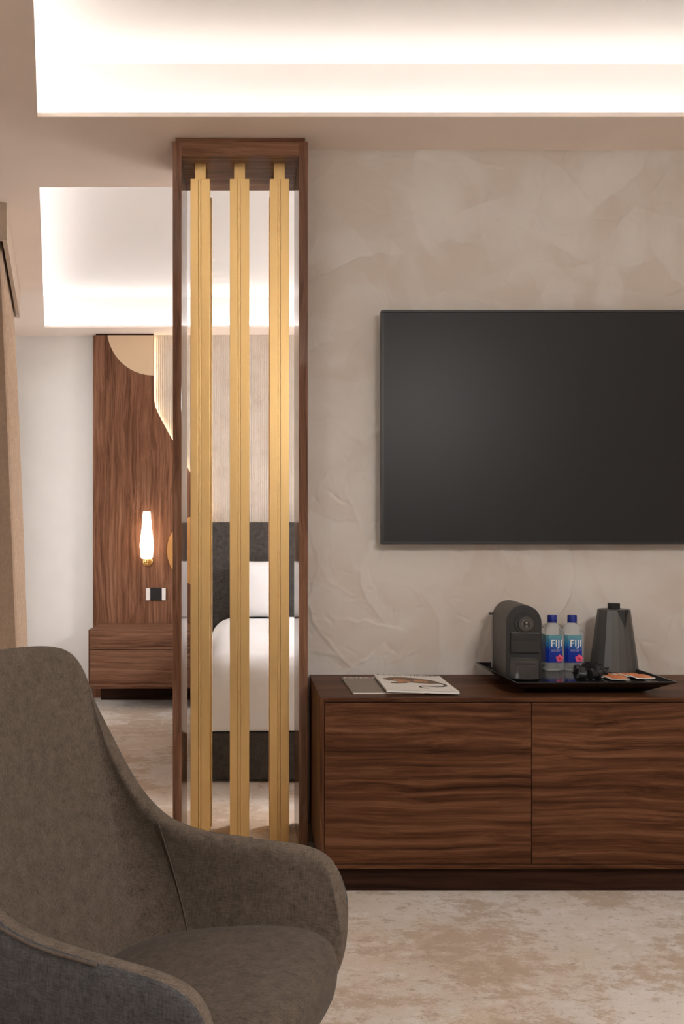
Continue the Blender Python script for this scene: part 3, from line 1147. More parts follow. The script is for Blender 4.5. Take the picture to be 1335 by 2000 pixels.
# ================================================================== BED
def bed():
    x0, x1 = -0.215, 1.585
    yf, yb = 3.83, 5.75
    root = empty('bed', ((x0 + x1) / 2, (yf + yb) / 2, 0))
    tag(root, 'upholstered charcoal bed with tall headboard seen between the gold bars', 'bed')
    zb = at(0, 1430, yf).z
    bevel(MB().box(x0, x1, yf, yb, .012, zb).build('bed_base', M['bed_fabric'], root), .008, 3)
    hz = at(0, 1020, 5.75).z
    bevel(MB().box(-0.285, 1.66, 5.75, 5.872, .05, hz).build('headboard', M['bed_fabric'], root), .012, 3)
    for fx in (x0 + .08, x1 - .12):
        for fy in (yf + .08, yb - .12):
            MB().box(fx, fx + .04, fy, fy + .04, 0, .012).build('foot', M['black'], root)
    # mattress under the duvet
    bevel(MB().box(x0 + .02, x1 - .02, yf + .02, yb - .005, zb, .45).build('mattress', M['linen'], root), .04, 4)

    # duvet: own thing
    nx, ny = 56, 70
    vs, fs = [], []
    X0, X1, Y0, Y1 = x0 - .005, x1 + .005, yf - .012, yb - .03
    zt = 0.555
    rad = .13
    us = np.linspace(-1, 1, nx)
    # arc-length sheet draped over the mattress: side drop - top - side drop
    drop = zt - zb - .004

    def fold(s, half):
        """s: signed arc position from the centre, returns (offset, dz)"""
        a = abs(s)
        sg = 1 if s >= 0 else -1
        flat = half - rad
        if a <= flat:
            return s, 0.0
        q = a - flat
        if q <= rad * math.pi / 2:
            t = q / rad
            return sg * (flat + rad * math.sin(t)), -rad * (1 - math.cos(t))
        return sg * half, -rad - (q - rad * math.pi / 2)
    hx, hy = (X1 - X0) / 2, (Y1 - Y0) / 2
    tot_x = hx - rad + rad * math.pi / 2 + drop - rad
    tot_y = hy - rad + rad * math.pi / 2 + drop - rad
    sx = np.linspace(-tot_x, tot_x, nx)
    sy = np.linspace(-tot_y, hy - .005, ny)
    for j in range(ny):
        for i in range(nx):
            ox, dzx = fold(sx[i], hx)
            oy, dzy = fold(sy[j], hy) if sy[j] < 0 else (sy[j], 0.0)
            z = zt + dzx + dzy
            z = max(z, zb + .004)
            x, y = (X0 + X1) / 2 + ox, (Y0 + Y1) / 2 + oy
            nzv = mnoise.fractal(Vector((x * 2.4, y * 2.4, 1.3)), 1.0, 2.0, 3)
            nz2 = mnoise.noise(Vector((x * 9 + z * 4, y * 5, z * 7)))
            w_ = .010 * nzv + .003 * nz2
            # wrinkles push out along the local outward direction
            if dzx == 0 and dzy == 0:
                z += w_
            else:
                x += (w_ if ox > 0 else -w_) * (abs(dzx) > .02)
                y -= w_ * (abs(dzy) > .02)
            vs.append((x, y, z))
    for j in range(ny - 1):
        for i in range(nx - 1):
            fs.append((j * nx + i, j * nx + i + 1, (j + 1) * nx + i + 1, (j + 1) * nx + i))
    d = MB().add(vs, fs).build('duvet', M['linen'], smooth=True)
    sm = d.modifiers.new('solid', 'SOLIDIFY')
    sm.thickness = .012
    sm.offset = -1
    sub(d, 1)
    tag(d, 'white duvet spread over the charcoal bed', 'duvet')

    # pillow standing against the headboard
    c = at(507, 1155, 5.62)

    def pillow(cx, lab, grp):
        n = 15
        vs, fs = [], []
        hw, hh, th = .190, .195, .075
        for side in (1, -1):
            for j in range(n):
                for i in range(n):
                    u, v = -1 + 2 * i / (n - 1), -1 + 2 * j / (n - 1)
                    edge = max(0.0, (1 - abs(u) ** 2.6) * (1 - abs(v) ** 2.6)) ** .55
                    pin = 1 - .05 * (1 - abs(u)) * 0 - .04 * (abs(v) ** 2) * (1 - abs(u) ** 2) - 0
                    pin2 = 1 - .05 * (abs(u) ** 2) * (1 - abs(v) ** 2)
                    x, z = u * hw * pin2, v * hh * pin
                    y = side * th * edge + .006 * mnoise.noise(Vector((x * 14, z * 14, side * 3.0)))
                    vs.append((x, y, z))
        for s in range(2):
            b = s * n * n
            for j in range(n - 1):
                for i in range(n - 1):
                    q = (b + j * n + i, b + j * n + i + 1, b + (j + 1) * n + i + 1, b + (j + 1) * n + i)
                    fs.append(q if s == 0 else q[::-1])
        bm = bmesh.new()
        bv = [bm.verts.new(p) for p in vs]
        for f in fs:
            bm.faces.new([bv[i] for i in f])
        bmesh.ops.remove_doubles(bm, verts=bm.verts[:], dist=.016)
        m = MB().bm(bm)
        m.rot(Matrix.Translation((cx, 5.652, 0.553 + hh * .985)) @ Matrix.Rotation(math.radians(-7), 4, 'X'))
        o = m.build('pillow', M['linen'], smooth=True)
        sub(o, 1)
        tag(o, lab, 'pillow', grp)
    pillow(c.x, 'white pillow leaning on the charcoal headboard between two gold bars', None)


bed()


# ================================================================== CURTAIN AND PELMET
def curtain():
    z0 = 2.300
    L_ = (PEL1 - PEL0).length
    d = (PEL1 - PEL0).normalized()
    n = Vector((-d.y, d.x))
    root = empty('curtain_pelmet', (PEL0.x, PEL0.y, z0))
    tag(root, 'beige curtain pelmet under the ceiling at the left edge', 'pelmet')
    m = MB().obox(PEL0, PEL1, n, 0, .018, z0, CEIL - .001)
    m.build('front_board', M['pelmet'], root)
    MB().obox(PEL0, PEL0 + d * .018, n, .018, .24, z0, CEIL - .001).build('end_board', M['pelmet'], root)
    MB().obox(PEL1 - d * .018, PEL1, n, .018, .24, z0, CEIL - .001).build('end_board', M['pelmet'], root)
    MB().obox(PEL0 + d * .03, PEL1 - d * .03, n, .05, .075, CEIL - .03, CEIL - .001).build('curtain_track', M['black'], root)
    # pleated cloth
    ns, nz = 260, 26
    vs, fs = [], []
    s0, s1 = 0.035, L_ - .035
    zt, zb = CEIL - .036, .012
    for j in range(nz):
        v = j / (nz - 1)
        z = zt + (zb - zt) * v
        for i in range(ns):
            s = s0 + (s1 - s0) * i / (ns - 1)
            ph = s / .148 * 2 * math.pi + .35 * math.sin(s * 9.0) + .25 * math.sin(v * 3 + s * 4)
            amp = .024 + .030 * v ** .6
            off = .058 - amp * math.sin(ph) - .008 * math.sin(2 * ph + 1.0)
            flare = -.070 * v ** .9
            p = PEL0 + d * (s + .012 * math.cos(ph) * 1.2) + n * (off + flare)
            vs.append((p.x, p.y, z))
    for j in range(nz - 1):
        for i in range(ns - 1):
            fs.append((j * ns + i, j * ns + i + 1, (j + 1) * ns + i + 1, (j + 1) * ns + i))
    o = MB().add(vs, fs).build('curtain', M['curtain'], smooth=True)
    sm = o.modifiers.new('solid', 'SOLIDIFY')
    sm.thickness = .002
    tag(o, 'pleated beige curtain hanging below the pelmet at the left edge', 'curtain')


curtain()


# ================================================================== LOUNGE CHAIR
def lounge_chair():
    CX, CY = -0.1293, 1.4192
    fdir = Vector((0.917, -0.3987)).normalized()
    rz = math.atan2(fdir.y, fdir.x)
    root = empty('lounge_chair', (CX, CY, 0), rz)
    tag(root, 'taupe upholstered lounge chair with high back in the foreground', 'armchair')
    # half outline, t from the middle of the back (0) to the arm tip (1): base point, top point (forward, sideways, up)
    tab = [
        (0.00, (-.175, .000), (-.378, .000, .872)),
        (0.14, (-.172, .070), (-.377, .090, .872)),
        (0.26, (-.163, .130), (-.368, .170, .867)),
        (0.33, (-.150, .160), (-.355, .213, .857)),
        (0.38, (-.140, .175), (-.339, .235, .838)),
        (0.45, (-.130, .187), (-.318, .243, .790)),
        (0.53, (-.110, .200), (-.278, .243, .7065)),
        (0.61, (-.080, .210), (-.218, .241, .600)),
        (0.69, (-.045, .217), (-.140, .2395, .532)),
        (0.78, (.000, .223), (-.060, .243, .516)),
        (0.85, (.050, .226), (.040, .249, .514)),
        (0.90, (.100, .226), (.135, .258, .516)),
        (0.94, (.130, .224), (.185, .262, .506)),
        (0.97, (.148, .222), (.208, .262, .470)),
        (1.00, (.156, .220), (.218, .260, .415)),
    ]
    tab = [(t, (b[0], b[1], .205), p) for t, b, p in tab]
    half = []
    for t, b, p in tab:
        half.append((b, p))
    full = [((b[0], -b[1], b[2]), (p[0], -p[1], p[2])) for b, p in half[:0:-1]] + half
    nv = 9
    rows = []
    for b, p in full:
        b, p = Vector(b), Vector(p)
        col = []
        for k in range(nv):
            v = k / (nv - 1)
            q = b.lerp(p, v)
            # sides swell outward around seat height, lumbar pushes forward
            sgn = 0 if abs(b.y) < 1e-4 else (1 if b.y > 0 else -1)
            bul = math.sin(math.pi * v) * .018
            q.y += sgn * bul * min(1, abs(b.y) / .2)
            if b.x > .12:
                q.x += .030 * math.sin(math.pi * v) * min(1, (b.x - .12) / .036)
            if abs(b.y) < .2:
                q.x += -.018 * math.sin(math.pi * min(1, v * 1.15))
            col.append(q)
        rows.append(col)
    vs = [q for col in rows for q in col]
    fs = []
    for i in range(len(rows) - 1):
        for k in range(nv - 1):
            fs.append((i * nv + k, i * nv + k + 1, (i + 1) * nv + k + 1, (i + 1) * nv + k))
    sh = MB().add(vs, fs).build('shell', M['shell_fabric'], root, local=True, smooth=True, fix=True)
    so = sh.modifiers.new('solid', 'SOLIDIFY')
    so.thickness = .034
    so.offset = 0.0
    so.use_even_offset = True
    sh.data.materials.append(M['chair_fabric'])
    so.material_offset = 1
    so.material_offset_rim = 1
    sub(sh, 3)

    # bucket bottom
    plan = [(b[0], b[1]) for b, p in full]
    def ring(s, z, df=0.0):
        return [(x * s + df, y * s, z + .12 * (x * s)) for x, y in plan]
    pan = MB().rings([ring(.35, .172), ring(.75, .178), ring(.97, .195), ring(1.08, .235, .012), ring(1.10, .270, .026), ring(.8, .280, .02)])
    p = pan.build('seat_pan', M['chair_fabric'], root, local=True, smooth=True)
    sub(p, 1)

    # seat cushion, tilted back
    out = []
    n = 44
    for k in range(n):
        a = 2 * math.pi * k / n
        ca, sa = math.cos(a), math.sin(a)
        e = 3.1
        x = math.copysign(abs(ca) ** (2 / e), ca)
        y = math.copysign(abs(sa) ** (2 / e), sa)
        X = .045 + x * .220
        wid = .2140 + .008 * x - .012 * x * x
        out.append((X, y * wid))
    def cr(s, z, tilt=.20):
        return [(.045 + (x - .045) * s, y * s, z + tilt * (x - .045) * s) for x, y in out]
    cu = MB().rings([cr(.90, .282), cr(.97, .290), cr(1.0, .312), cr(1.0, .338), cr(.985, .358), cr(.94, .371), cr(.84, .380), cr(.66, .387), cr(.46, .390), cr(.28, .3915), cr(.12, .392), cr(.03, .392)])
    c = cu.build('seat_cushion', M['cushion_shaded'], root, local=True, smooth=True)
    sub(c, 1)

    # piping along the outer edge and the two upright seams
    def outer(i, v, off, down=0.0):
        k = int(round(v * (nv - 1)))
        tu = rows[min(len(rows) - 1, i + 1)][k] - rows[max(0, i - 1)][k]
        tv = rows[i][min(nv - 1, k + 1)] - rows[i][max(0, k - 1)]
        nrm = tu.cross(tv).normalized()
        if nrm.dot(Vector((rows[i][k].x - .0, rows[i][k].y, 0))) < 0:
            nrm = -nrm
        return rows[i][k] + nrm * off - tv.normalized() * down
    sg = 1
    first = [i for i, (b, p_) in enumerate(full) if abs(p_[0] + .140) < 1e-5]
    paths = [[outer(i, 1, .0160, .008) for i in range(4, first[0] + 1)],
             [outer(i, 1, .0160, .008) for i in range(first[1], len(rows) - 4)]]
    # densify
    def dens(pts, k=6):
        res = []
        for i in range(len(pts) - 1):
            p0 = pts[max(0, i - 1)]; p1 = pts[i]; p2 = pts[i + 1]; p3 = pts[min(len(pts) - 1, i + 2)]
            for j in range(k):
                t = j / k
                res.append(.5 * ((2 * p1) + (p2 - p0) * t + (2 * p0 - 5 * p1 + 4 * p2 - p3) * t * t + (3 * p1 - p0 - 3 * p2 + p3) * t ** 3))
        res.append(pts[-1])
        return res
    for path in paths:
        MB().tube(dens(path), .0026, 8).build('piping', M['piping'], root, local=True, smooth=True)
    ui = [i for i, (b, p_) in enumerate(full) if abs(p_[0] + .140) < 1e-5]
    for i in ui:
        pts = [outer(i, k / (nv - 1), -.0182) for k in range(2, nv)]
        MB().tube(dens(pts), .0014, 6).build('seam', M['piping'], root, local=True, smooth=True)
    # swivel base
    MB().lathe([(.10, .155), (.10, .168), (.030, .172)], 32).build('mounting_plate', M['black'], root, local=True)
    MB().lathe([(.028, .04), (.028, .158)], 24).build('column', M['steel'], root, local=True)
    for k in range(4):
        a = math.pi / 4 + k * math.pi / 2
        m = MB()
        pth = [(math.cos(a) * r, math.sin(a) * r, z) for r, z in ((.02, .055), (.12, .045), (.24, .022), (.27, .015))]
        m.tube(pth, .014, 10)
        m.build('foot', M['steel'], root, local=True, smooth=True)


lounge_chair()


# ================================================================== TRAY AND COFFEE THINGS
TR_C = Vector((1.057, 2.860))
TR_RZ = math.radians(1.0)
TFLOOR = SB_TOP + .033


def tray():
    root = empty('serving_tray', (TR_C.x, TR_C.y, SB_TOP + .0005), TR_RZ)
    tag(root, 'black lacquered tray with flared rim on the sideboard', 'tray')
    hx, hy = .2475, .214
    fl = .060
    fy = .088
    def rect(dx, dy, z):
        return [(-hx + dx, -hy + dy, z), (hx - dx, -hy + dy, z), (hx - dx, hy - dy, z), (-hx + dx, hy - dy, z)]
    m = MB().rings([rect(fl + .01, fy + .01, .0), rect(fl, fy, .001), rect(.002, .002, .041), rect(0, 0, .045), rect(.005, .005, .045), rect(.019, .019, .0325), rect(.022, .022, .0320)])
    o = m.build('tray_body', M['black_gloss'], root, local=True)
    bevel(o, .0008)


tray()


def tloc(px, py, y=None):
    """point on the tray floor under a photo pixel"""
    d = (CAM_H - TFLOOR) * F_PX / (py - VPY) if y is None else y
    return Vector(((px - VPX) * d / F_PX, d, TFLOOR))


def coffee_machine():
    yf = 2.768
    xl, xr = at(996, 0, yf).x, at(1063.5, 0, yf).x
    W = xr - xl
    Hh = at(0, 1182, yf).z - TFLOOR
    D = .238
    cx = (xl + xr) / 2
    root = empty('coffee_machine', (cx, yf + D / 2 - .002, TFLOOR), math.radians(-5.5))
    tag(root, 'dark grey arched capsule coffee machine on the tray', 'coffee machine')
    r = W / 2
    y0, y1 = -D / 2, D / 2

    def arch(s=0.0, zb=0.0, seg=20):
        rr = r - s
        pts = [(-rr, zb), (rr, zb)]
        for k in range(seg + 1):
            a = math.pi * k / seg
            pts.append((rr * math.cos(a), Hh - r + rr * math.sin(a)))
        return pts
    m = MB().prism_y(arch(), y0 + .006, y1)
    autosmooth(bevel(m.build('body', M['machine'], root, local=True), .002), 30)
    m = MB().prism_y(arch(.0012, .001), y0, y0 + .006)
    autosmooth(bevel(m.build('front_frame', M['black'], root, local=True), .001), 30)
    m = MB().prism_y([p for p in arch(.010, .092)], y0 - .002, y0)
    fp = autosmooth(bevel(m.build('front_panel', M['machine_front'], root, local=True), .0008), 30)
    # dial with rings
    zc = Hh - r - .004
    def disc(rad, ya, yb, z=zc, x=0.004, seg=32):
        pts = [(x + rad * math.cos(2 * math.pi * k / seg), z + rad * math.sin(2 * math.pi * k / seg)) for k in range(seg)]
        return MB().prism_y(pts, ya, yb)
    d = disc(.0335, y0 - .006, y0 - .002)
    # teardrop lever below the dial
    d.prism_y([(-.026, zc - .012), (.004, zc - .052), (.034, zc - .012), (.004, zc + .01)], y0 - .0055, y0 - .002)
    dl = autosmooth(bevel(d.build('dial', M['machine_front'], root, local=True), .0012), 30)
    autosmooth(bevel(disc(.0245, y0 - .013, y0 - .006).build('lever_boss', M['machine'], dl, local=True), .002), 30)
    autosmooth(bevel(disc(.0150, y0 - .016, y0 - .013).build('badge_ring', M['steel'], dl, local=True), .0008), 30)
    autosmooth(disc(.0128, y0 - .0165, y0 - .0160).build('badge', M['machine_front'], dl, local=True), 30)
    for dz in (-.0062, .0055):
        autosmooth(disc(.0042, y0 - .0172, y0 - .0163, z=zc + dz).build('badge_mark', M['steel'], dl, local=True), 30)
    # capsule outlet block with a row of vents
    zb0 = .098
    MB().box(-.043, .045, y0 - .010, y0 - .001, zb0 - .012, zb0 + .052, bev=.002).build('outlet_block', M['machine_front'], root, local=True)
    m = MB()
    for k in range(14):
        xx = -.038 + k * .0058
        m.box(xx, xx + .0034, y0 - .0112, y0 - .0098, zb0 + .026, zb0 + .0345)
    m.build('vent_row', M['kettle_dark'], root, local=True)
    # cup tray / drip box in smoked plastic
    seg = 12
    pts = [(-.045, y0 + .002)] + [(-.045 + .090 * k / seg, y0 - .003 - .016 * math.sin(math.pi * k / seg) ** .6) for k in range(seg + 1)] + [(.045, y0 + .002)]
    m = MB().prism_z(pts, .003, .066)
    db = autosmooth(bevel(m.build('drip_box', M['machine_grey'], root, local=True), .0015), 30)
    pts2 = [(x * 1.02, y - .001 if y < y0 else y) for x, y in pts]
    autosmooth(MB().prism_z(pts2, .066, .071).build('drip_grid', M['machine'], db, local=True), 30)
    MB().box(-.030, .030, y0 - .0205, y0 - .0185, .052, .055).build('level_mark', M['machine_front'], db, local=True)
    # water tank at the rear with projecting lip
    MB().box(-r - .004, r - .006, y1 + .0005, y1 + .010, .002, Hh - .052, bev=.002).build('water_tank', M['tank'], root, local=True)
    MB().box(-r - .012, r - .004, y1 + .0005, y1 + .012, Hh - .050, Hh - .043, bev=.001).build('tank_lid', M['machine'], root, local=True)


M['tank'] = plain('clear_grey_plastic', (0.35, 0.32, 0.30), 0.15)
coffee_machine()


def water_bottle():
    root = empty('water_bottle', (0, 0, TFLOOR))
    w_ = .0335

    def sq(h, ch, z):
        a, b = h, h - ch
        return [(b, -a, z), (a, -b, z), (a, b, z), (b, a, z), (-b, a, z), (-a, b, z), (-a, -b, z), (-b, -a, z)]
    Ht = .1865
    body = MB().rings([sq(.022, .006, .002), sq(.0315, .008, .0005), sq(w_, .009, .006), sq(w_, .009, .020), sq(w_ - .0012, .009, .024),
                       sq(w_ - .0012, .009, .122), sq(w_ - .002, .010, .129), sq(.0235, .010, .147), sq(.0145, .0075, .158), sq(.0128, .007, .160), sq(.0128, .007, .168)])
    o = autosmooth(body.build('bottle_body', M['bottle'], root, local=True), 25)
    cap = []
    seg = 28
    for rr, z in ((.0150, .1605), (.0152, .162), (.0150, .183), (.0140, .1862), (.010, Ht)):
        cap.append([((rr + (.0004 if k % 2 else 0)) * math.cos(2 * math.pi * k / seg), (rr + (.0004 if k % 2 else 0)) * math.sin(2 * math.pi * k / seg), z) for k in range(seg)])
    autosmooth(MB().rings(cap).build('bottle_cap', M['cap_blue'], root, local=True), 40)
    # label wraps the front and left faces
    h, c = w_ - .0006, .009
    pts = [(h - c - .002, -h), (-(h - c), -h), (-h, -(h - c)), (-h, h - c)]
    vs = [(x, y, .027) for x, y in pts] + [(x, y, .121) for x, y in pts]
    MB().add(vs, [(i, i + 1, 5 + i, 4 + i) for i in range(3)]).build('paper_label', M['label'], root, local=True, fix=False)
    lab = root.children[-1]
    yl = -h - .0004
    up = Matrix.Rotation(math.pi / 2, 4, 'X')
    MB().add(*(lambda t: (t.v, t.f))(text_mb('FIJI', .0300, .0365, .012).rot(Matrix.Translation((-.0165, yl, .0740)) @ up))).build('lettering', M['ink_white'], lab, local=True, fix=False)
    for k, (tx, z) in enumerate((('NATURAL ARTESIAN', .0690), ('WATER', .0650))):
        MB().add(*(lambda t: (t.v, t.f))(text_mb(tx, .0024, .036 if k == 0 else .030).rot(Matrix.Translation((-.0165, yl, z)) @ up))).build('lettering', M['ink_white'], lab, local=True, fix=False)
    # hibiscus
    m = MB()
    fx, fz = .0125, .041
    for k in range(5):
        a = 2 * math.pi * k / 5 + .3
        ring = []
        for j in range(10):
            b = 2 * math.pi * j / 10
            u, v = .0072 + .0068 * math.cos(b), .0058 * math.sin(b)
            ring.append((fx + u * math.cos(a) - v * math.sin(a), yl - .0001 * k, fz + u * math.sin(a) + v * math.cos(a)))
        m.add(ring, [list(range(10))])
    m.build('printed_flower', M['petal'], lab, local=True, fix=False)
    ring = [(fx + .0042 * math.cos(2 * math.pi * j / 12), yl - .0008, fz + .0042 * math.sin(2 * math.pi * j / 12)) for j in range(12)]
    MB().add(ring, [list(range(12))]).build('printed_flower_core', M['petal_core'], lab, local=True, fix=False)
    return root


b1 = water_bottle()
b2_ = copy_tree(b1)
for o, px, lab, rzz in ((b1, 1077.5, 'clear water bottle with blue label and cap, next to the coffee machine', 3), (b2_, 1116.5, 'clear water bottle with blue label and cap, on the side of the kettle', -2)):
    d = 2.985
    o.location = ((px - VPX) * d / F_PX, d, TFLOOR + .0005)
    o.rotation_euler = (0, 0, math.radians(rzz))
    tag(o, lab, 'bottle', 'water bottles on the tray')


def kettle():
    d = 2.962
    c = at(1198, 0, d)
    k = d / F_PX
    root = empty('kettle', (c.x, d, TFLOOR + .0005), math.radians(8))
    tag(root, 'dark faceted conical kettle with a square lid knob on the tray', 'kettle')
    rb, rt, Hh = 45.0 * k, 29.5 * k, (at(0, 1190, d).z - TFLOOR)
    seg = 20
    prof = [(rb * .97, .0), (rb, .004), (rt + .0008, Hh - .001), (rt - .002, Hh), (rt - .004, Hh - .003)]
    o = MB().lathe(prof, seg).build('body', M['kettle'], root, local=True)
    MB().lathe([(rt - .0045, Hh - .004), (rt - .0045, Hh - .0005), (rt - .0065, Hh + .0008)], seg).build('lid', M['kettle'], root, local=True)
    for ch in root.children:
        if ch.name.startswith('lid'):
            lid = ch
    MB().box(-.0145, .0145, -.0145, .0145, Hh + .0006, Hh + .0200, bev=.0012).build('knob', M['kettle_dark'], lid, local=True)
    # V-shaped pouring spout at the front (towards the viewer)
    a0 = math.radians(-78 - 8)
    e = Vector((math.cos(a0), math.sin(a0), 0))
    s = Vector((-e.y, e.x, 0))
    rad = lambda z: rb + (rt - rb) * z / Hh
    zt_, zl = Hh + .0005, Hh - .062
    pt = lambda da, r_, z_: Vector((r_ * math.cos(a0 + da), r_ * math.sin(a0 + da), z_))
    A = pt(-.42, rad(zt_) + .0012, zt_)
    B = pt(.42, rad(zt_) + .0012, zt_)
    Cc = e * (rad(zt_) + .0075) + Vector((0, 0, zt_))
    Dd = e * (rad(zl) + .0010) + Vector((0, 0, zl))
    Ee = e * (rad(zl) * .93) + Vector((0, 0, zl))
    MB().add([A, B, Cc, Dd, Ee], [(0, 2, 1), (0, 3, 2), (2, 3, 1), (0, 4, 3), (1, 3, 4), (0, 1, 4)]).build('spout', M['kettle_dark'], root, local=True)
    # handle on the far side
    pth = [(-e * (rad(z) - .002 + o_) + Vector((0, 0, z))) for z, o_ in ((Hh - .02, 0), (Hh - .018, .016), (Hh - .032, .026), (Hh - .09, .020), (Hh - .115, .010), (Hh - .118, 0))]
    MB().tube(pth, .008, 10).build('handle', M['kettle_dark'], root, local=True, smooth=True)


kettle()


def capsule():
    root = empty('coffee_capsule', (0, 0, 0))
    o = MB().lathe([(.0165, .0), (.0165, .0012), (.0148, .0016), (.0118, .019), (.0090, .0235), (.004, .0250)], 18).build('cup', M['black'], root, local=True)
    autosmooth(o, 40)
    MB().lathe([(.0150, -.0004), (.0150, .0003)], 18).build('foil_lid', M['steel_dark'], root, local=True)
    return root


M['steel_dark'] = plain('dark_foil', (0.10, 0.095, 0.09), 0.35, metal=0.8)
proto = capsule()
caps = [(1127, 1313, 0, 0), (1146, 1311, 85, 200), (1163, 1312, 88, 30), (1178, 1312, 0, 0), (1138, 1320, 88, 290), (1157, 1321, 0, 0), (1152, 1327, 86, 100), (1172, 1322, 87, 330), (1187, 1322, 84, 250), (1131, 1326, 88, 60)]
where = ['leftmost at the back of the pile', 'second along the back of the pile, lying on its side', 'third along the back of the pile, lying on its side', 'at the right end of the back row, upright',
         'lying on its side in the middle row at the left', 'upright in the middle of the pile', 'at the front of the pile, lying on its side', 'in the middle row towards the sachets', 'lying right against the orange sachets', 'front left of the pile, lying on its side']
for i, (px, py, tilt, az) in enumerate(caps):
    o = proto if i == 0 else copy_tree(proto)
    p = tloc(px, py)
    z = TFLOOR + (.0006 if tilt == 0 else .0152)
    o.location = (p.x, p.y, z)
    o.rotation_euler = (math.radians(tilt), 0, math.radians(az))
    tag(o, 'black coffee capsule, ' + where[i], 'capsule', 'black coffee capsules on the tray')


def sachet():
    root = empty('tea_sachet', (0, 0, 0))
    bevel(MB().box(-.030, .030, -.037, .037, 0, .0028).build('paper_envelope', M['paper'], root, local=True), .001)
    MB().box(-.0245, .0265, -.0365, .0365, .0028, .0031).build('printed_front', M['orange'], root, local=True)
    return root


proto = sachet()
sp = [(1.168, 2.838, 0, 0, 'left pair, lower and further back'), (1.174, 2.778, 0, 1, 'left pair, on top in front'),
      (1.234, 2.842, 2, 0, 'right stack, furthest back'), (1.246, 2.826, 2, 1, 'right stack, in the middle'), (1.252, 2.775, 1, 2, 'right stack, on top in front')]
for i, (px, py, az, lay, wh) in enumerate(sp):
    o = proto if i == 0 else copy_tree(proto)
    o.location = (px, py, TFLOOR + .0006 + lay * .0036)
    o.rotation_euler = (0, 0, math.radians(az))
    tag(o, 'orange and white tea sachet, ' + wh, 'sachet', 'tea sachets on the tray')


# ================================================================== MAGAZINES
def magazine(name, x0, x1, y0, y1, th, z, rz, mat_cover, label, skew=0.0):
    c = Vector(((x0 + x1) / 2, (y0 + y1) / 2, z))
    root = empty(name, c, math.radians(rz))
    tag(root, label, 'magazine')
    hx, hy = (x1 - x0) / 2, (y1 - y0) / 2
    MB().box(-hx + .001, hx - .001, -hy + .001, hy - .001, .0006, th - .0006).build('pages', M['paper'], root, local=True)
    n = 12
    top = MB()
    # slightly lifted cover at the front right
    vs, fs = [], []
    for s in (0, 1):
        for j in range(n + 1):
            for i in range(n + 1):
                u, v = i / n, j / n
                lift = .0002 * max(0, u - .5) * max(0, .6 - v) * 4
                vs.append((-hx + 2 * hx * u, -hy + 2 * hy * v, th - .0006 + .0006 * s + lift))
    st = (n + 1) ** 2
    for j in range(n):
        for i in range(n):
            a = j * (n + 1) + i
            fs.append((a, a + n + 1, a + n + 2, a + 1))
            fs.append((st + a, st + a + 1, st + a + n + 2, st + a + n + 1))
    cov = top.add(vs, fs).build('front_cover', mat_cover, root, local=True, fix=False)
    MB().box(-hx, hx, -hy, hy, 0, .0006).build('back_cover', mat_cover, root, local=True)
    return root, cov, hx, hy


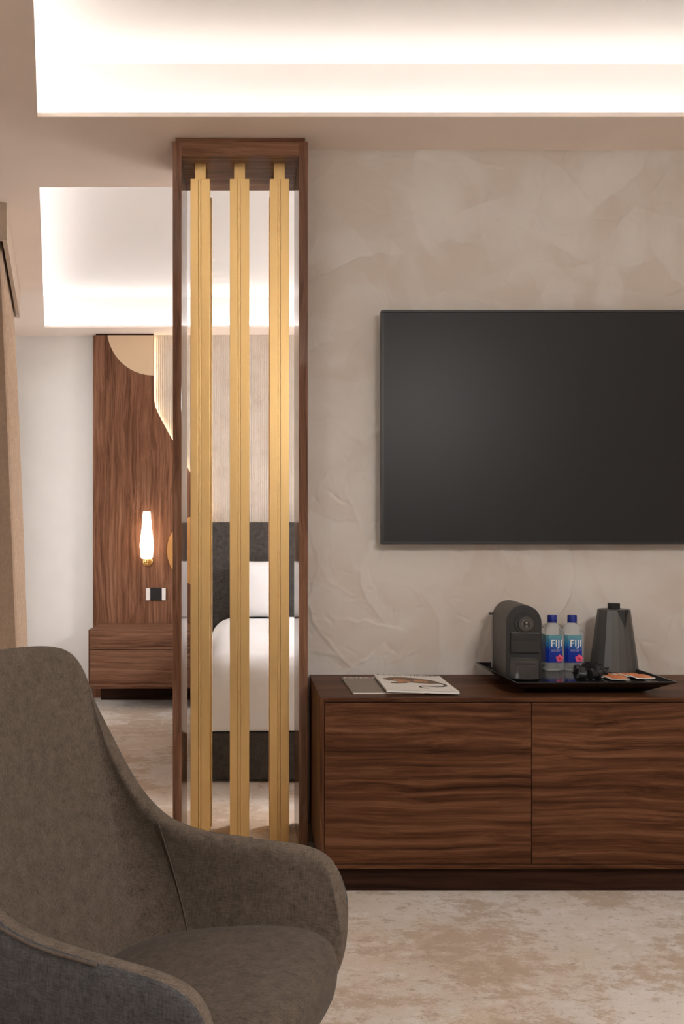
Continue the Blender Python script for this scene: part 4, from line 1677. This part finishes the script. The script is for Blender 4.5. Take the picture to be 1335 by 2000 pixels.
def magazines():
    z = SB_TOP + .0008
    r1, c1, hx, hy = magazine('magazine', .3265, .548, 2.690, 2.985, .006, z, 0.6, M['grey_cover'],
                              'taupe magazine with white title, half covered by the white one')
    MB().add(*(lambda t: (t.v, t.f))(text_mb('PATEK PHILIPPE', .020, .205, .01).rot(Matrix.Translation((-hx + .007, hy - .026, .0062))))).build('lettering', M['ink_white'], c1, local=True, fix=False)
    # faint motif on the taupe cover
    m = MB()
    for cx, cy, a, l, w_ in ((.016, .02, .5, .020, .004), (.026, -.01, -.5, .018, .004), (.002, .045, .2, .016, .003)):
        ring = [(cx + l * math.cos(t) * math.cos(a) - w_ * math.sin(t) * math.sin(a), cy + l * math.cos(t) * math.sin(a) + w_ * math.sin(t) * math.cos(a), .0063) for t in [2 * math.pi * k / 12 for k in range(12)]]
        m.add(ring, [list(range(12))])
    m.build('cover_print', M['ink_brown'], c1, local=True, fix=False)
    r2, c2, hx, hy = magazine('magazine', .432, .655, 2.672, 2.985, .007, z + .0066, -1.0, M['paper'],
                              'white magazine with a brown spotted big cat on the cover')
    zz = .0075
    r2.rotation_euler.y = math.radians(1.7)
    MB().add(*(lambda t: (t.v, t.f))(text_mb('PATEK PHILIPPE', .020, .205, .006).rot(Matrix.Translation((-hx + .009, hy - .026, zz))))).build('lettering', M['ink_dark'], c2, local=True, fix=False)

    def shape(pts, mat, nm, z):
        MB().add([(x, y, z) for x, y in pts], [list(range(len(pts)))]).build(nm, mat, c2, local=True, fix=False)
    # crouching big cat, head at the left (unit square mapped on the cover)
    U = lambda u, v: (-hx + 2 * hx * u, -hy + 2 * hy * v)
    body = [(.075, .66), (.09, .71), (.15, .74), (.22, .79), (.33, .815), (.45, .80), (.57, .77), (.68, .72), (.78, .66), (.84, .60), (.86, .53), (.84, .47),
            (.78, .44), (.70, .43), (.60, .45), (.50, .46), (.44, .49), (.36, .43), (.24, .40), (.15, .40), (.14, .44), (.22, .48), (.27, .53), (.20, .57), (.13, .60)]
    shape([U(*p) for p in body], M['ink_brown'], 'cover_print', zz)
    bel = [(.22, .70), (.32, .68), (.42, .62), (.46, .55), (.42, .50), (.34, .46), (.24, .44), (.27, .53), (.23, .60)]
    shape([U(*p) for p in bel], M['ink_tan'], 'cover_print', zz + .0002)
    fl = [(.52, .66), (.62, .66), (.70, .60), (.74, .52), (.66, .48), (.56, .50), (.50, .56)]
    shape([U(*p) for p in fl], M['ink_tan'], 'cover_print', zz + .0002)
    # tail as a thin printed ribbon
    tl_ = [(.82, .52), (.88, .46), (.91, .39), (.90, .32), (.84, .27), (.75, .25), (.66, .28), (.59, .29), (.53, .26), (.51, .20), (.56, .16), (.62, .16)]
    P = [Vector(U(*p)) for p in tl_]
    vs, fs = [], []
    for i, p in enumerate(P):
        t = (P[min(i + 1, len(P) - 1)] - P[max(i - 1, 0)]).normalized()
        nn = Vector((-t.y, t.x)) * (.0065 - .00025 * i)
        vs += [(p.x + nn.x, p.y + nn.y, zz + .0001), (p.x - nn.x, p.y - nn.y, zz + .0001)]
    fs = [(2 * i, 2 * i + 1, 2 * i + 3, 2 * i + 2) for i in range(len(P) - 1)]
    MB().add(vs, fs).build('cover_print', M['ink_dark'], c2, local=True, fix=False)


magazines()
